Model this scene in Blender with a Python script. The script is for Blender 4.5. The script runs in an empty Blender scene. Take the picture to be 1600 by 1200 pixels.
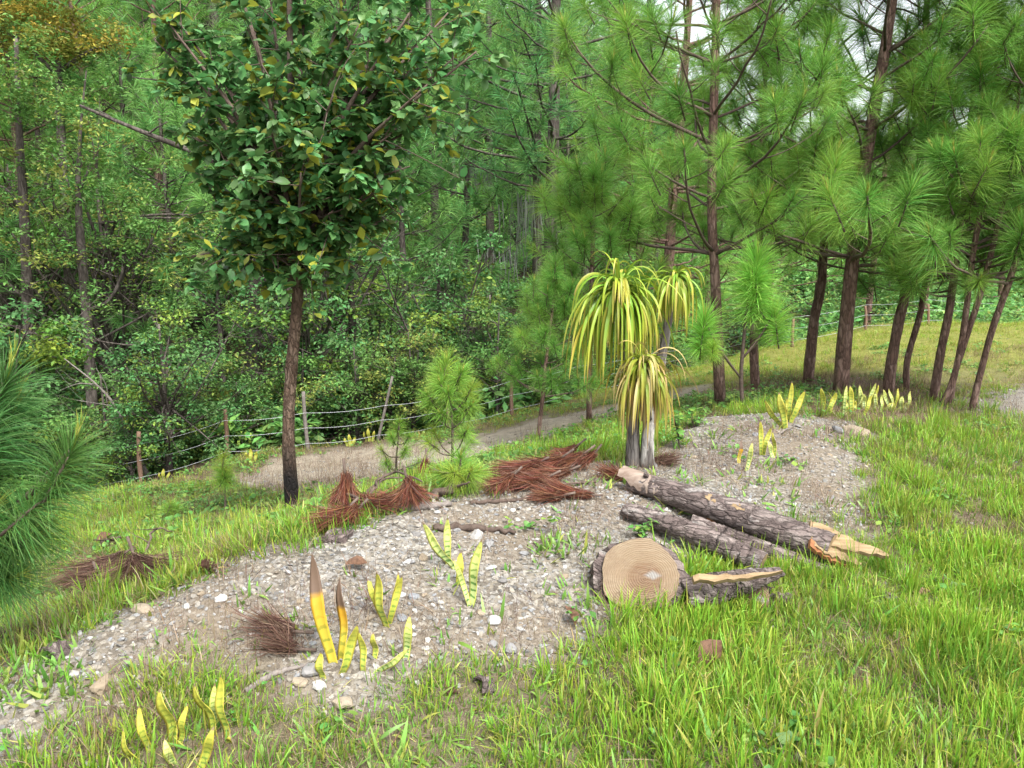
import bpy, math, random
import numpy as np
from mathutils import Vector, Matrix, Euler

random.seed(7)
RNG = np.random.default_rng(11)
scene = bpy.context.scene
COL = scene.collection
R = math.radians

# ------------------------------------------------------------------ camera, world, sun, exposure
F = 1209.0                       # focal length in pixels of the 1600 px wide photograph
PITCH = R(10.0)
CAMZ = 1.6
cam_d = bpy.data.cameras.new("camera")
cam_d.sensor_width = 36.0
cam_d.lens = 36.0 * F / 1600.0
cam_d.clip_start = 0.05
cam_d.clip_end = 2000
cam = bpy.data.objects.new("camera", cam_d)
COL.objects.link(cam)
cam.location = (0, 0, CAMZ)
cam.rotation_euler = (R(90) - PITCH, 0, 0)
scene.camera = cam

world = bpy.data.worlds.new("World")
scene.world = world
world.use_nodes = True
wn, wl = world.node_tree.nodes, world.node_tree.links
bg = wn["Background"]
SUN_EL, SUN_AZ = R(56), R(150)
sky = wn.new("ShaderNodeTexSky")
sky.sky_type = 'NISHITA'
sky.sun_disc = False
sky.sun_elevation = SUN_EL
sky.sun_rotation = SUN_AZ
sky.dust_density = 4.0
sky.air_density = 1.0
hs = wn.new("ShaderNodeHueSaturation")
hs.inputs["Saturation"].default_value = 0.22      # an overcast sky is nearly white
wl.new(sky.outputs[0], hs.inputs["Color"])
wl.new(hs.outputs[0], bg.inputs["Color"])
bg.inputs["Strength"].default_value = 0.15

sun_d = bpy.data.lights.new("sun", 'SUN')
sun_d.energy = 1.5
sun_d.angle = R(18)
sun_d.color = (1.0, 0.955, 0.88)
sun = bpy.data.objects.new("sun", sun_d)
COL.objects.link(sun)
sun.rotation_euler = (R(90) - SUN_EL, 0, R(180) - SUN_AZ)
sun.location = (0, 0, 30)

scene.view_settings.view_transform = 'Standard'
scene.view_settings.look = 'None'
scene.view_settings.exposure = 1.6
scene.view_settings.gamma = 1
scene.view_settings.use_curve_mapping = False
scene.render.engine = 'CYCLES'
cy = scene.cycles
cy.max_bounces = 7
cy.diffuse_bounces = 5
cy.glossy_bounces = 2
cy.transmission_bounces = 4
cy.transparent_max_bounces = 4
cy.caustics_reflective = False
cy.caustics_refractive = False

# ------------------------------------------------------------------ pixel <-> place
cp, sp = math.cos(PITCH), math.sin(PITCH)

def ray(px, py):
    a, b = (px - 800) / F, (600 - py) / F
    return np.array((a, cp + b * sp, -sp + b * cp))

def at(px, py, Y):
    d = ray(px, py)
    t = Y / d[1]
    return np.array((d[0] * t, Y, CAMZ + d[2] * t))

def project(x, y, z):
    zz = z - CAMZ
    f = y * cp - zz * sp
    u = y * sp + zz * cp
    f = np.maximum(f, 0.05)
    return 800 + F * x / f, 600 - F * u / f

# ------------------------------------------------------------------ noise
_perm = np.random.default_rng(3).random((64, 64))

def vnoise(x, y, s=1.0, seed=0):
    x = np.asarray(x, float) / s + 17.3 * seed
    y = np.asarray(y, float) / s + 9.1 * seed
    xi, yi = np.floor(x).astype(int), np.floor(y).astype(int)
    fx, fy = x - xi, y - yi
    fx, fy = fx * fx * (3 - 2 * fx), fy * fy * (3 - 2 * fy)
    g = lambda a, b: _perm[a % 64, b % 64]
    return (g(xi, yi) * (1 - fx) + g(xi + 1, yi) * fx) * (1 - fy) + (g(xi, yi + 1) * (1 - fx) + g(xi + 1, yi + 1) * fx) * fy

# ------------------------------------------------------------------ terrain height
def zat(px, py, z):              # the point of the pixel's ray at height z
    d = ray(px, py)
    t = (z - CAMZ) / d[2]
    return (d[0] * t, d[1] * t, z)

CTRL = [zat(*c) for c in [
    (1600, 1200, 0), (1600, 1000, 0), (1600, 850, 0), (1600, 700, 0), (1600, 610, 0), (1500, 650, 0), (1450, 750, 0),
    (1400, 900, 0), (1300, 1050, 0), (1200, 1200, 0), (1000, 1200, 0), (800, 1200, 0), (500, 1200, 0), (200, 1200, 0.02), (0, 1200, 0.02),
    (1000, 1050, .01), (800, 1080, .02), (1150, 950, .01), (1250, 860, .02), (1320, 760, .04), (1400, 660, .05),
    (600, 1080, .04), (400, 1080, .05), (250, 1100, .05), (850, 960, .07), (680, 960, .1),
    (40, 1075, .08), (200, 1000, .12), (400, 885, .2), (560, 815, .22), (750, 775, .22), (900, 735, .2), (1000, 725, .16), (1080, 690, .16),
    (1150, 660, .16), (1250, 640, .12), (1320, 640, .08), (1200, 720, .13), (1000, 800, .15), (800, 850, .17), (550, 900, .17), (300, 960, .14),
    (60, 960, -.35), (150, 900, -.55), (0, 900, -.6), (300, 850, -.5), (456, 805, -.35), (380, 820, -.45), (300, 790, -.8), (120, 820, -1.0), (200, 775, -1.15), (222, 757, -1.35), (355, 715, -1.4),
    (705, 735, -.3), (620, 750, -.42), (550, 770, -.35), (850, 690, -.45), (760, 705, -.6), (800, 655, -.85), (500, 745, -.95), (480, 702, -1.4), (600, 688, -1.25),
    (920, 656, -.38), (980, 690, -.15), (1100, 612, -.35), (1000, 602, -.8), (920, 612, -1.1), (1125, 634, -.06), (1180, 606, -.12), (1270, 592, -.08), (1312, 618, 0), (1200, 545, -.4), (1350, 510, -.2), (1500, 520, .05), (1600, 520, .1), (1600, 560, 0.05), (1440, 560, 0)]]
CTRL += [(-14, 9, -2.6), (-9, 13, -3.2), (-5, 15.5, -3.3), (0, 18.5, -3.3), (5, 23, -2.6), (11, 29, -1.2), (20, 35, 0),
         (-16, 22, -1.2), (-20, 30, 3), (-9, 30, 0.8), (0, 30, 0), (10, 38, .6), (-30, 45, 12), (-10, 45, 8), (8, 45, 4), (20, 50, 1.5),
         (-40, 70, 25), (-10, 70, 21), (10, 70, 13), (35, 70, 3), (60, 70, 2), (-60, 120, 44), (0, 120, 36), (50, 120, 6), (100, 120, 3),
         (-80, 40, 18), (80, 40, 1), (40, 20, .4), (20, 10, .1), (15, 3, 0), (10, -5, 0), (-10, -5, -1.5), (-10, 3, -2), (0, -6, 0), (-3.5, 1.2, -.25), (-25, 5, -3), (3, 0, 0), (-1, 0, 0)]
CTRL = np.array(CTRL)

def _phi(d2):
    return np.sqrt(d2 + 0.3)

_d2 = ((CTRL[:, None, :2] - CTRL[None, :, :2]) ** 2).sum(-1)
_A = _phi(_d2) + np.eye(len(CTRL)) * -0.02
_z0 = CTRL[:, 2].mean()
_W = np.linalg.solve(_A, CTRL[:, 2] - _z0)

def H(x, y):
    x, y = np.asarray(x, float), np.asarray(y, float)
    sh = x.shape
    x, y = x.ravel(), y.ravel()
    z = np.empty_like(x)
    for i in range(0, len(x), 20000):
        s = slice(i, i + 20000)
        d2 = (x[s, None] - CTRL[None, :, 0]) ** 2 + (y[s, None] - CTRL[None, :, 1]) ** 2
        z[s] = _z0 + _phi(d2) @ _W
    z += (vnoise(x, y, .55) - .5) * .07 + (vnoise(x, y, .17, 2) - .5) * .03
    far = np.clip((y - 25) / 40, 0, 1)
    z += far * (vnoise(x, y, 9, 5) - .5) * 5
    return z.reshape(sh)

def Hs(x, y):
    return float(H(np.array([x]), np.array([y]))[0])

def ground(px, py):
    d = ray(px, py)
    ts = np.concatenate([np.arange(1.2, 20, .02), np.arange(20, 150, .25)])
    xs, ys, zs = d[0] * ts, d[1] * ts, CAMZ + d[2] * ts
    below = zs < H(xs, ys)
    i = int(np.argmax(below)) if below.any() else len(ts) - 1
    return np.array((xs[i], ys[i], float(H(xs[i:i + 1], ys[i:i + 1])[0])))

# ------------------------------------------------------------------ mesh builder
class MB:
    def __init__(self):
        self.V, self.T, self.Q, self.tint, self.rnd, self.tm, self.qm = [], [], [], [], [], [], []
        self.n = 0

    def add(self, v, tris=None, quads=None, tint=0.0, rnd=0.5, mat=0):
        v = np.asarray(v, float).reshape(-1, 3)
        k = len(v)
        if tris is not None and len(tris):
            t = np.asarray(tris, int).reshape(-1, 3) + self.n
            self.T.append(t)
            self.tm.append(np.full(len(t), mat))
        if quads is not None and len(quads):
            q = np.asarray(quads, int).reshape(-1, 4) + self.n
            self.Q.append(q)
            self.qm.append(np.full(len(q), mat))
        self.V.append(v)
        self.tint.append(np.broadcast_to(np.asarray(tint, float), (k,)).copy())
        self.rnd.append(np.broadcast_to(np.asarray(rnd, float), (k,)).copy())
        self.n += k
        return self

    def arrays(self):
        return (np.concatenate(self.V), np.concatenate(self.T) if self.T else np.zeros((0, 3), int),
                np.concatenate(self.Q) if self.Q else np.zeros((0, 4), int), np.concatenate(self.tint), np.concatenate(self.rnd))

    def mesh(self, name, mats, smooth=True):
        V, T, Q, ti, rn = self.arrays()
        me = bpy.data.meshes.new(name)
        me.vertices.add(len(V))
        me.vertices.foreach_set("co", V.ravel().astype(np.float32))
        nl = T.size + Q.size
        me.loops.add(nl)
        me.loops.foreach_set("vertex_index", np.concatenate([T.ravel(), Q.ravel()]).astype(np.int32))
        me.polygons.add(len(T) + len(Q))
        me.polygons.foreach_set("loop_start", np.concatenate([np.arange(len(T)) * 3, T.size + np.arange(len(Q)) * 4]).astype(np.int32))
        if self.tm or self.qm:
            me.polygons.foreach_set("material_index", np.concatenate((self.tm or []) + (self.qm or [])).astype(np.int32))
        me.polygons.foreach_set("use_smooth", np.full(len(T) + len(Q), smooth))
        for nm, arr in (("tint", ti), ("rnd", rn)):
            a = me.attributes.new(nm, 'FLOAT', 'POINT')
            a.data.foreach_set("value", arr.astype(np.float32))
        for m in (mats if isinstance(mats, (list, tuple)) else [mats]):
            me.materials.append(m)
        me.update(calc_edges=True)
        return me

    def build(self, name, mats, parent=None, smooth=True, loc=None):
        return link(name, self.mesh(name, mats, smooth), parent, loc)

def link(name, data, parent=None, loc=None):
    o = bpy.data.objects.new(name, data)
    COL.objects.link(o)
    if parent is not None:
        o.parent = parent
    if loc is not None:
        o.location = loc
    return o

def thing(name, loc, label, cat, group=None):
    o = link(name, None, None, tuple(float(c) for c in loc))
    o.empty_display_size = .1
    return tag(o, label, cat, group)

def tag(o, label=None, cat=None, group=None, kind=None):
    if label: o["label"] = label
    if cat: o["category"] = cat
    if group: o["group"] = group
    if kind: o["kind"] = kind
    return o

def copy_tree(o, parent=None):
    c = o.copy()
    COL.objects.link(c)
    c.parent = parent
    for ch in o.children:
        copy_tree(ch, c)
    return c

def norm(v):
    v = np.asarray(v, float)
    return v / np.maximum(np.linalg.norm(v, axis=-1, keepdims=True), 1e-9)

def smooth_path(pts, n):
    P = np.asarray(pts, float)
    if len(P) == 2:
        t = np.linspace(0, 1, n)[:, None]
        return P[0] * (1 - t) + P[1] * t
    E = np.vstack([2 * P[0] - P[1], P, 2 * P[-1] - P[-2]])
    out = []
    for u in np.linspace(0, len(P) - 1, n):
        i = min(int(u), len(P) - 2)
        t = u - i
        a, b, c, d = E[i], E[i + 1], E[i + 2], E[i + 3]
        out.append(.5 * (2 * b + (c - a) * t + (2 * a - 5 * b + 4 * c - d) * t * t + (3 * b - a - 3 * c + d) * t ** 3))
    return np.array(out)

def tube(mb, pts, radii, sides=8, rough=0.0, cap=True, mat=0, seed=0, rnd=.5, flat=1.0):
    P = np.asarray(pts, float)
    n = len(P)
    rad = np.interp(np.linspace(0, 1, n), np.linspace(0, 1, len(radii)), radii)
    tg = norm(np.gradient(P, axis=0))
    ref = np.array((0.0, 0, 1)) if abs(tg[0][2]) < .9 else np.array((1.0, 0, 0))
    u = norm(np.cross(tg[0], ref))
    rg = np.random.default_rng(seed + n * 7 + sides)
    V, ti = [], []
    for i in range(n):
        u = norm(u - tg[i] * np.dot(u, tg[i]))
        w = np.cross(tg[i], u)
        a = np.arange(sides) * 2 * math.pi / sides
        rr = rad[i] * (1 + rough * (rg.random(sides) - .5) * 2)
        V.append(P[i] + (np.cos(a) * rr)[:, None] * u + (np.sin(a) * rr * flat)[:, None] * w)
        ti.append(np.full(sides, i / max(1, n - 1)))
    V = np.concatenate(V)
    ti = np.concatenate(ti)
    i, j = np.meshgrid(np.arange(n - 1), np.arange(sides), indexing='ij')
    q = np.stack([i * sides + j, i * sides + (j + 1) % sides, (i + 1) * sides + (j + 1) % sides, (i + 1) * sides + j], -1).reshape(-1, 4)
    tr = []
    if cap:
        V = np.vstack([V, P[0], P[-1]])
        ti = np.append(ti, (0, 1))
        for j in range(sides):
            tr.append((n * sides, (j + 1) % sides, j))
            tr.append((n * sides + 1, (n - 1) * sides + j, (n - 1) * sides + (j + 1) % sides))
    mb.add(V, tr, q, ti, rnd, mat)

def strips(mb, base, d, L, W, droop, nseg=3, rnd=None, rg=RNG, mat=0, wprof=None, side=None, tint0=0., tint1=1.):
    """many tapering ribbons: grass blades, pine needles, fibres"""
    base = np.asarray(base, float)
    N = len(base)
    d = norm(np.broadcast_to(d, (N, 3)))
    L, W, droop = (np.broadcast_to(np.asarray(a, float), (N,)) for a in (L, W, droop))
    if side is None:
        side = np.cross(d, rg.normal(size=(N, 3)))
    side = norm(side)
    rows, tt = [], []
    for k in range(nseg + 1):
        t = k / nseg
        c = base + d * (L * t)[:, None]
        c[:, 2] -= droop * L * t * t
        w = (1 - t ** 2.0) if wprof is None else wprof(t)
        if k < nseg:
            rows += [c - side * (W * w / 2)[:, None], c + side * (W * w / 2)[:, None]]
            tt += [t, t]
        else:
            rows.append(c)
            tt.append(t)
    m = len(rows)
    V = np.stack(rows, 1).reshape(-1, 3)
    o = (np.arange(N) * m)[:, None]
    q = np.concatenate([o + np.array((2 * k, 2 * k + 1, 2 * k + 3, 2 * k + 2)) for k in range(nseg - 1)], 0) if nseg > 1 else None
    t3 = o + np.array((2 * nseg - 2, 2 * nseg - 1, 2 * nseg))
    if rnd is None:
        rnd = rg.random(N)
    mb.add(V, t3, q, tint0 + (tint1 - tint0) * np.tile(tt, N), np.repeat(np.broadcast_to(rnd, (N,)), m), mat)

# ------------------------------------------------------------------ materials
def nodes_of(m):
    m.use_nodes = True
    return m.node_tree.nodes, m.node_tree.links, m.node_tree.nodes["Principled BSDF"]

def mixc(n, l, a, b, fac, mode='MIX'):
    x = n.new("ShaderNodeMix")
    x.data_type = 'RGBA'
    x.blend_type = mode
    for sock, val in ((x.inputs[0], fac), (x.inputs[6], a), (x.inputs[7], b)):
        if hasattr(val, "is_output"):
            l.new(val, sock)
        elif isinstance(val, (tuple, list)):
            sock.default_value = (*val, 1)
        else:
            sock.default_value = val
    return x.outputs[2]

def attr(n, name):
    a = n.new("ShaderNodeAttribute")
    a.attribute_name = name
    return a.outputs["Fac"]

def ramp(n, l, fac, stops):
    r = n.new("ShaderNodeValToRGB")
    e = r.color_ramp.elements
    while len(e) < len(stops):
        e.new(.5)
    for k, (p, c) in enumerate(stops):
        e[k].position = p
        e[k].color = (*c, 1) if isinstance(c, tuple) else (c, c, c, 1)
    l.new(fac, r.inputs[0])
    return r.outputs[0]

def mth(n, l, op, a, b=0.0):
    x = n.new("ShaderNodeMath")
    x.operation = op
    for s, v in ((x.inputs[0], a), (x.inputs[1], b)):
        if hasattr(v, "is_output"): l.new(v, s)
        else: s.default_value = v
    return x.outputs[0]

def noise(n, l, scale, detail=3, vec=None, rough=.55, dist=0.):
    t = n.new("ShaderNodeTexNoise")
    t.inputs["Scale"].default_value = scale
    t.inputs["Detail"].default_value = detail
    t.inputs["Roughness"].default_value = rough
    t.inputs["Distortion"].default_value = dist
    if vec is not None:
        l.new(vec, t.inputs["Vector"])
    return t.outputs["Fac"]

def foliage(name, stops, vary=.5, odd=None, odd_amount=.15, trans=.3, rough=.5, spec=.3, drift=None):
    """stops colour the leaf from base to tip; each leaf or tuft is lighter or darker; a share turns the odd colour"""
    m = bpy.data.materials.new(name)
    n, l, b = nodes_of(m)
    c = ramp(n, l, attr(n, "tint"), stops)
    oi = n.new("ShaderNodeObjectInfo")
    r2 = mth(n, l, 'FRACT', mth(n, l, 'ADD', attr(n, "rnd"), oi.outputs["Random"]))
    if drift:                     # whole patches lean to another hue
        for col, sc_, lo_ in drift:
            c = mixc(n, l, c, col, ramp(n, l, noise(n, l, sc_, 3, oi.outputs["Location"]), [(lo_, 0.0), (lo_ + .16, .75)]))
    if odd:
        f = ramp(n, l, r2, [(max(0, 1 - odd_amount - .06), 0.0), (1 - odd_amount + .02, 1.0)])
        c = mixc(n, l, c, odd, f)
    v = mth(n, l, 'ADD', mth(n, l, 'MULTIPLY', mth(n, l, 'FRACT', mth(n, l, 'MULTIPLY', r2, 7.31)), vary), 1 - vary / 2)
    h = n.new("ShaderNodeHueSaturation")
    l.new(v, h.inputs["Value"])
    l.new(mth(n, l, 'ADD', mth(n, l, 'MULTIPLY', mth(n, l, 'FRACT', mth(n, l, 'MULTIPLY', r2, 3.7)), .05), .475), h.inputs["Hue"])
    l.new(c, h.inputs["Color"])
    c = h.outputs[0]
    l.new(c, b.inputs["Base Color"])
    b.inputs["Roughness"].default_value = rough
    b.inputs["Specular IOR Level"].default_value = spec
    tr = n.new("ShaderNodeBsdfTranslucent")
    l.new(c, tr.inputs["Color"])
    mx = n.new("ShaderNodeMixShader")
    mx.inputs[0].default_value = trans
    l.new(b.outputs[0], mx.inputs[1])
    l.new(tr.outputs[0], mx.inputs[2])
    l.new(mx.outputs[0], n["Material Output"].inputs["Surface"])
    return m

def bark(name, c0, c1, c2, scale=14, stretch=.25, bump=.6, char=None, pale=None, crack_amt=.6, rotz=0., lie=False):
    """furrowed bark: stretched noise plates with soft broken cracks; lie = the log lies, its length along local X after rotz"""
    m = bpy.data.materials.new(name)
    n, l, b = nodes_of(m)
    tc = n.new("ShaderNodeTexCoord")
    ro = n.new("ShaderNodeMapping")
    ro.inputs["Rotation"].default_value = (0, 0, rotz)
    l.new(tc.outputs["Object"], ro.inputs[0])
    mp = n.new("ShaderNodeMapping")
    mp.inputs["Scale"].default_value = (stretch, 1, 1) if lie else (1, 1, stretch)
    l.new(ro.outputs[0], mp.inputs[0])
    wp = n.new("ShaderNodeTexNoise")
    wp.inputs["Scale"].default_value = scale * .9
    wp.inputs["Detail"].default_value = 4
    l.new(mp.outputs[0], wp.inputs["Vector"])
    wa = n.new("ShaderNodeVectorMath")
    wa.operation = 'MULTIPLY_ADD'
    l.new(wp.outputs["Color"], wa.inputs[0])
    wa.inputs[1].default_value = (1.6 / scale,) * 3
    l.new(mp.outputs[0], wa.inputs[2])
    nz = noise(n, l, scale, 7, mp.outputs[0], .7, .4)
    fine = noise(n, l, scale * 5, 4, mp.outputs[0], .7)
    vo = n.new("ShaderNodeTexVoronoi")
    vo.feature = 'DISTANCE_TO_EDGE'
    vo.inputs["Scale"].default_value = scale * 1.1
    l.new(wa.outputs[0], vo.inputs["Vector"])
    vc = n.new("ShaderNodeTexVoronoi")
    vc.inputs["Scale"].default_value = scale * 1.1
    l.new(wa.outputs[0], vc.inputs["Vector"])
    sc = n.new("ShaderNodeSeparateColor")
    l.new(vc.outputs["Color"], sc.inputs[0])
    crack = ramp(n, l, vo.outputs["Distance"], [(0.0, 0.0), (.22, 1.0)])
    mixv = mth(n, l, 'ADD', mth(n, l, 'MULTIPLY', nz, .65), mth(n, l, 'MULTIPLY', sc.outputs[0], .35))
    c = ramp(n, l, mixv, [(.28, c0), (.5, c1), (.75, c2)])
    c = mixc(n, l, c, tuple(x * .5 for x in c0), mth(n, l, 'MULTIPLY', mth(n, l, 'SUBTRACT', 1.0, crack), mth(n, l, 'MULTIPLY', fine, crack_amt * 2)))
    if pale:
        f = ramp(n, l, noise(n, l, pale[1], 5, mp.outputs[0]), [(pale[2], 0.0), (pale[2] + .05, 1.0)])
        c = mixc(n, l, c, pale[0], f)
    if char:                      # burnt black up to a height
        sep = n.new("ShaderNodeSeparateXYZ")
        l.new(tc.outputs["Object"], sep.inputs[0])
        hgt = mth(n, l, 'ADD', sep.outputs[2], mth(n, l, 'MULTIPLY', noise(n, l, 7, 4, mp.outputs[0]), char[1]))
        f = ramp(n, l, mth(n, l, 'DIVIDE', hgt, char[0] * 2), [(.42, 1.0), (.62, 0.0)])
        c = mixc(n, l, c, (.016, .014, .014), f)
    l.new(c, b.inputs["Base Color"])
    b.inputs["Roughness"].default_value = .9
    b.inputs["Specular IOR Level"].default_value = .15
    bp = n.new("ShaderNodeBump")
    bp.inputs["Strength"].default_value = bump
    bp.inputs["Distance"].default_value = .015
    l.new(mth(n, l, 'ADD', mth(n, l, 'MULTIPLY', crack, .6), mth(n, l, 'ADD', nz, mth(n, l, 'MULTIPLY', fine, .5))), bp.inputs["Height"])
    l.new(bp.outputs[0], b.inputs["Normal"])
    return m

def plain(name, c0, c1, scale=20, rough=.85, bump=.3, detail=5, vary=.0, stretch=None):
    m = bpy.data.materials.new(name)
    n, l, b = nodes_of(m)
    tc = n.new("ShaderNodeTexCoord")
    vec = tc.outputs["Object"]
    if stretch:
        mp = n.new("ShaderNodeMapping")
        mp.inputs["Scale"].default_value = stretch
        l.new(vec, mp.inputs[0])
        vec = mp.outputs[0]
    nz = noise(n, l, scale, detail, vec, .6)
    c = ramp(n, l, nz, [(.3, c0), (.7, c1)])
    if vary:
        oi = n.new("ShaderNodeObjectInfo")
        h = n.new("ShaderNodeHueSaturation")
        l.new(mth(n, l, 'ADD', mth(n, l, 'MULTIPLY', oi.outputs["Random"], vary), 1 - vary / 2), h.inputs["Value"])
        l.new(c, h.inputs["Color"])
        c = h.outputs[0]
    l.new(c, b.inputs["Base Color"])
    b.inputs["Roughness"].default_value = rough
    b.inputs["Specular IOR Level"].default_value = .25
    if bump:
        bp = n.new("ShaderNodeBump")
        bp.inputs["Strength"].default_value = bump
        bp.inputs["Distance"].default_value = .01
        l.new(nz, bp.inputs["Height"])
        l.new(bp.outputs[0], b.inputs["Normal"])
    return m

M = {}
M['needle'] = foliage("pine_needles", [(0, (0.0945, 0.223, 0.0297)), (.45, (0.142, 0.331, 0.054)), (1, (0.257, 0.466, 0.0945))], .6, (0.216, 0.392, 0.0607), .25, .4)
M['needle_bright'] = foliage("young_pine_needles", [(0, (0.154, 0.276, 0.037)), (.5, (0.21, 0.414, 0.0616)), (1, (0.35, 0.526, 0.111))], .4, (0.307, 0.427, 0.0616), .25, .4)
M['needle_sap'] = foliage("sapling_needles", [(0, (0.194, 0.386, 0.0484)), (.5, (0.284, 0.58, 0.0896)), (1, (0.463, 0.718, 0.166))], .35, (0.419, 0.58, 0.0966), .25, .45)
M['needle_edge'] = foliage("long_pine_needles", [(0, (.04, .11, .022)), (.5, (.06, .175, .04)), (1, (.10, .23, .06))], .5, (.08, .19, .04), .25, .3)
M['needle_blue'] = foliage("dark_pine_needles", [(0, (0.0592, 0.176, 0.0503)), (.5, (0.101, 0.273, 0.0816)), (1, (0.166, 0.378, 0.125))], .6, (0.131, 0.287, 0.0628), .3, .4)  # the big dark pine's own deep bluish green
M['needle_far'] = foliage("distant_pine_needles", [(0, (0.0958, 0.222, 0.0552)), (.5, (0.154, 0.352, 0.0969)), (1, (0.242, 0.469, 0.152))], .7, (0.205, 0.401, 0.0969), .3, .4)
M['candle'] = foliage("pine_candles", [(0, (.22, .32, .04)), (1, (.38, .36, .08))], .3, None, 0, .2)
M['oak'] = foliage("oak_leaves", [(0, (0.0702, 0.18, 0.0562)), (1, (0.109, 0.242, 0.0749))], .9, (0.265, 0.296, 0.039), .12, .36, .42, .4)
M['leaf_dark'] = foliage("dark_leaves", [(0, (0.0641, 0.166, 0.0495)), (1, (0.107, 0.23, 0.0688))], 1.0, (0.17, 0.259, 0.0413), .25, .35, .55, .3)
M['leaf_olive'] = foliage("olive_leaves", [(0, (0.0972, 0.207, 0.0462)), (1, (0.149, 0.29, 0.0726))], 1.0, (0.23, 0.276, 0.0594), .18, .38, .55)
M['leaf_yellow'] = foliage("yellowing_leaves", [(0, (.17, .19, .035)), (1, (.26, .27, .055))], .8, (.32, .26, .045), .25, .38, .5)
M['leaf_fresh'] = foliage("fresh_leaves", [(0, (.09, .19, .03)), (1, (.14, .27, .045))], .7, (.22, .30, .04), .3, .35, .45)
M['grass'] = foliage("grass_blades", [(0, (0.0994, 0.178, 0.0216)), (.35, (0.169, 0.334, 0.0281)), (1, (0.288, 0.445, 0.0486))], .6, (0.328, 0.367, 0.0648), .16, .35, .45, drift=[((0.0966, 0.221, 0.025), 1.7, .5), ((0.276, 0.34, 0.05), 1.1, .55)])
M['grass_yellow'] = foliage("yellow_grass_blades", [(0, (.15, .18, .03)), (.4, (.25, .30, .035)), (1, (.36, .38, .07))], .6, (.40, .34, .12), .25, .35, .5)
M['weed'] = foliage("broad_grass_blades", [(0, (.12, .22, .035)), (.5, (.17, .33, .06)), (1, (.26, .40, .11))], .5, (.34, .38, .08), .15, .35, .42)
M['straw'] = foliage("dry_grass_blades", [(0, (0.2, 0.15, 0.0938)), (1, (0.35, 0.281, 0.188))], .6, (0.188, 0.112, 0.075), .3, .15, .7)
M['clover'] = foliage("ground_herb_leaves", [(0, (.08, .19, .04)), (1, (.12, .28, .06))], .6, (.2, .32, .06), .2, .3, .45)
M['dead'] = foliage("dead_pine_needles", [(0, (.085, .032, .018)), (.5, (.155, .055, .031)), (1, (.20, .085, .055))], .9, (.15, .09, .065), .2, .1, .7, .15)
M['dead_dark'] = foliage("old_dead_pine_needles", [(0, (.06, .032, .024)), (1, (.125, .07, .05))], .9, (.16, .11, .08), .2, .1, .7, .15)
M['strap'] = foliage("strap_leaves", [(0, (0.112, 0.213, 0.0225)), (.45, (0.225, 0.35, 0.0312)), (.8, (0.375, 0.413, 0.05)), (1, (0.375, 0.25, 0.0875))], .5, (0.4, 0.388, 0.0562), .2, .3, .4, .4)
M['strap_low'] = foliage("yellowed_strap_leaves", [(0, (0.115, 0.184, 0.0207)), (.35, (0.23, 0.299, 0.0299)), (.75, (0.356, 0.299, 0.0575)), (1, (0.322, 0.196, 0.092))], .5, (0.391, 0.31, 0.127), .3, .3, .45, .35)
M['bark_pine'] = bark("pine_bark", (0.0929, 0.0575, 0.0467), (0.177, 0.109, 0.0875), (0.288, 0.197, 0.167), 24, .3, .9)
M['bark_far'] = bark("distant_bark", (.05, .042, .036), (.095, .08, .07), (.15, .13, .115), 10, .3, .7)
M['bark_oak'] = bark("oak_bark", (.085, .055, .04), (.15, .10, .072), (.21, .155, .118), 30, .38, 1.0, char=(.62, .5))
M['bark_log'] = bark("log_bark", (0.0974, 0.0767, 0.0713), (0.187, 0.147, 0.136), (0.292, 0.25, 0.229), 30, .35, 1.0, rotz=.42, lie=True, pale=((0.357, 0.333, 0.314), 9, .62))
M['bark_grey'] = bark("palm_trunk_bark", (0.117, 0.104, 0.0936), (0.195, 0.176, 0.163), (0.273, 0.254, 0.234), 34, .15, .8, pale=((0.546, 0.52, 0.481), 12, .56))
M['twig'] = plain("twig_bark", (.06, .042, .034), (.14, .105, .085), 40, .9, .5, vary=.4)
M['twig_pale'] = plain("weathered_wood", (.12, .105, .095), (.22, .195, .175), 40, .85, .5, vary=.2)
M['post'] = plain("post_wood", (.13, .075, .05), (.22, .145, .105), 30, .9, .6, stretch=(1, 1, .15), vary=.3)
M['wire'] = plain("galvanised_wire", (0.34, 0.36, 0.38), (0.52, 0.54, 0.56), 60, .5, 0)
M['wood'] = plain("split_wood", (.15, .098, .05), (.32, .235, .135), 40, .8, .7, 8, stretch=(.12, 1, 1))
M['moss'] = foliage("hanging_moss", [(0, (.17, .18, .16)), (1, (.27, .28, .25))], .5, None, 0, .3, .8)

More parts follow.
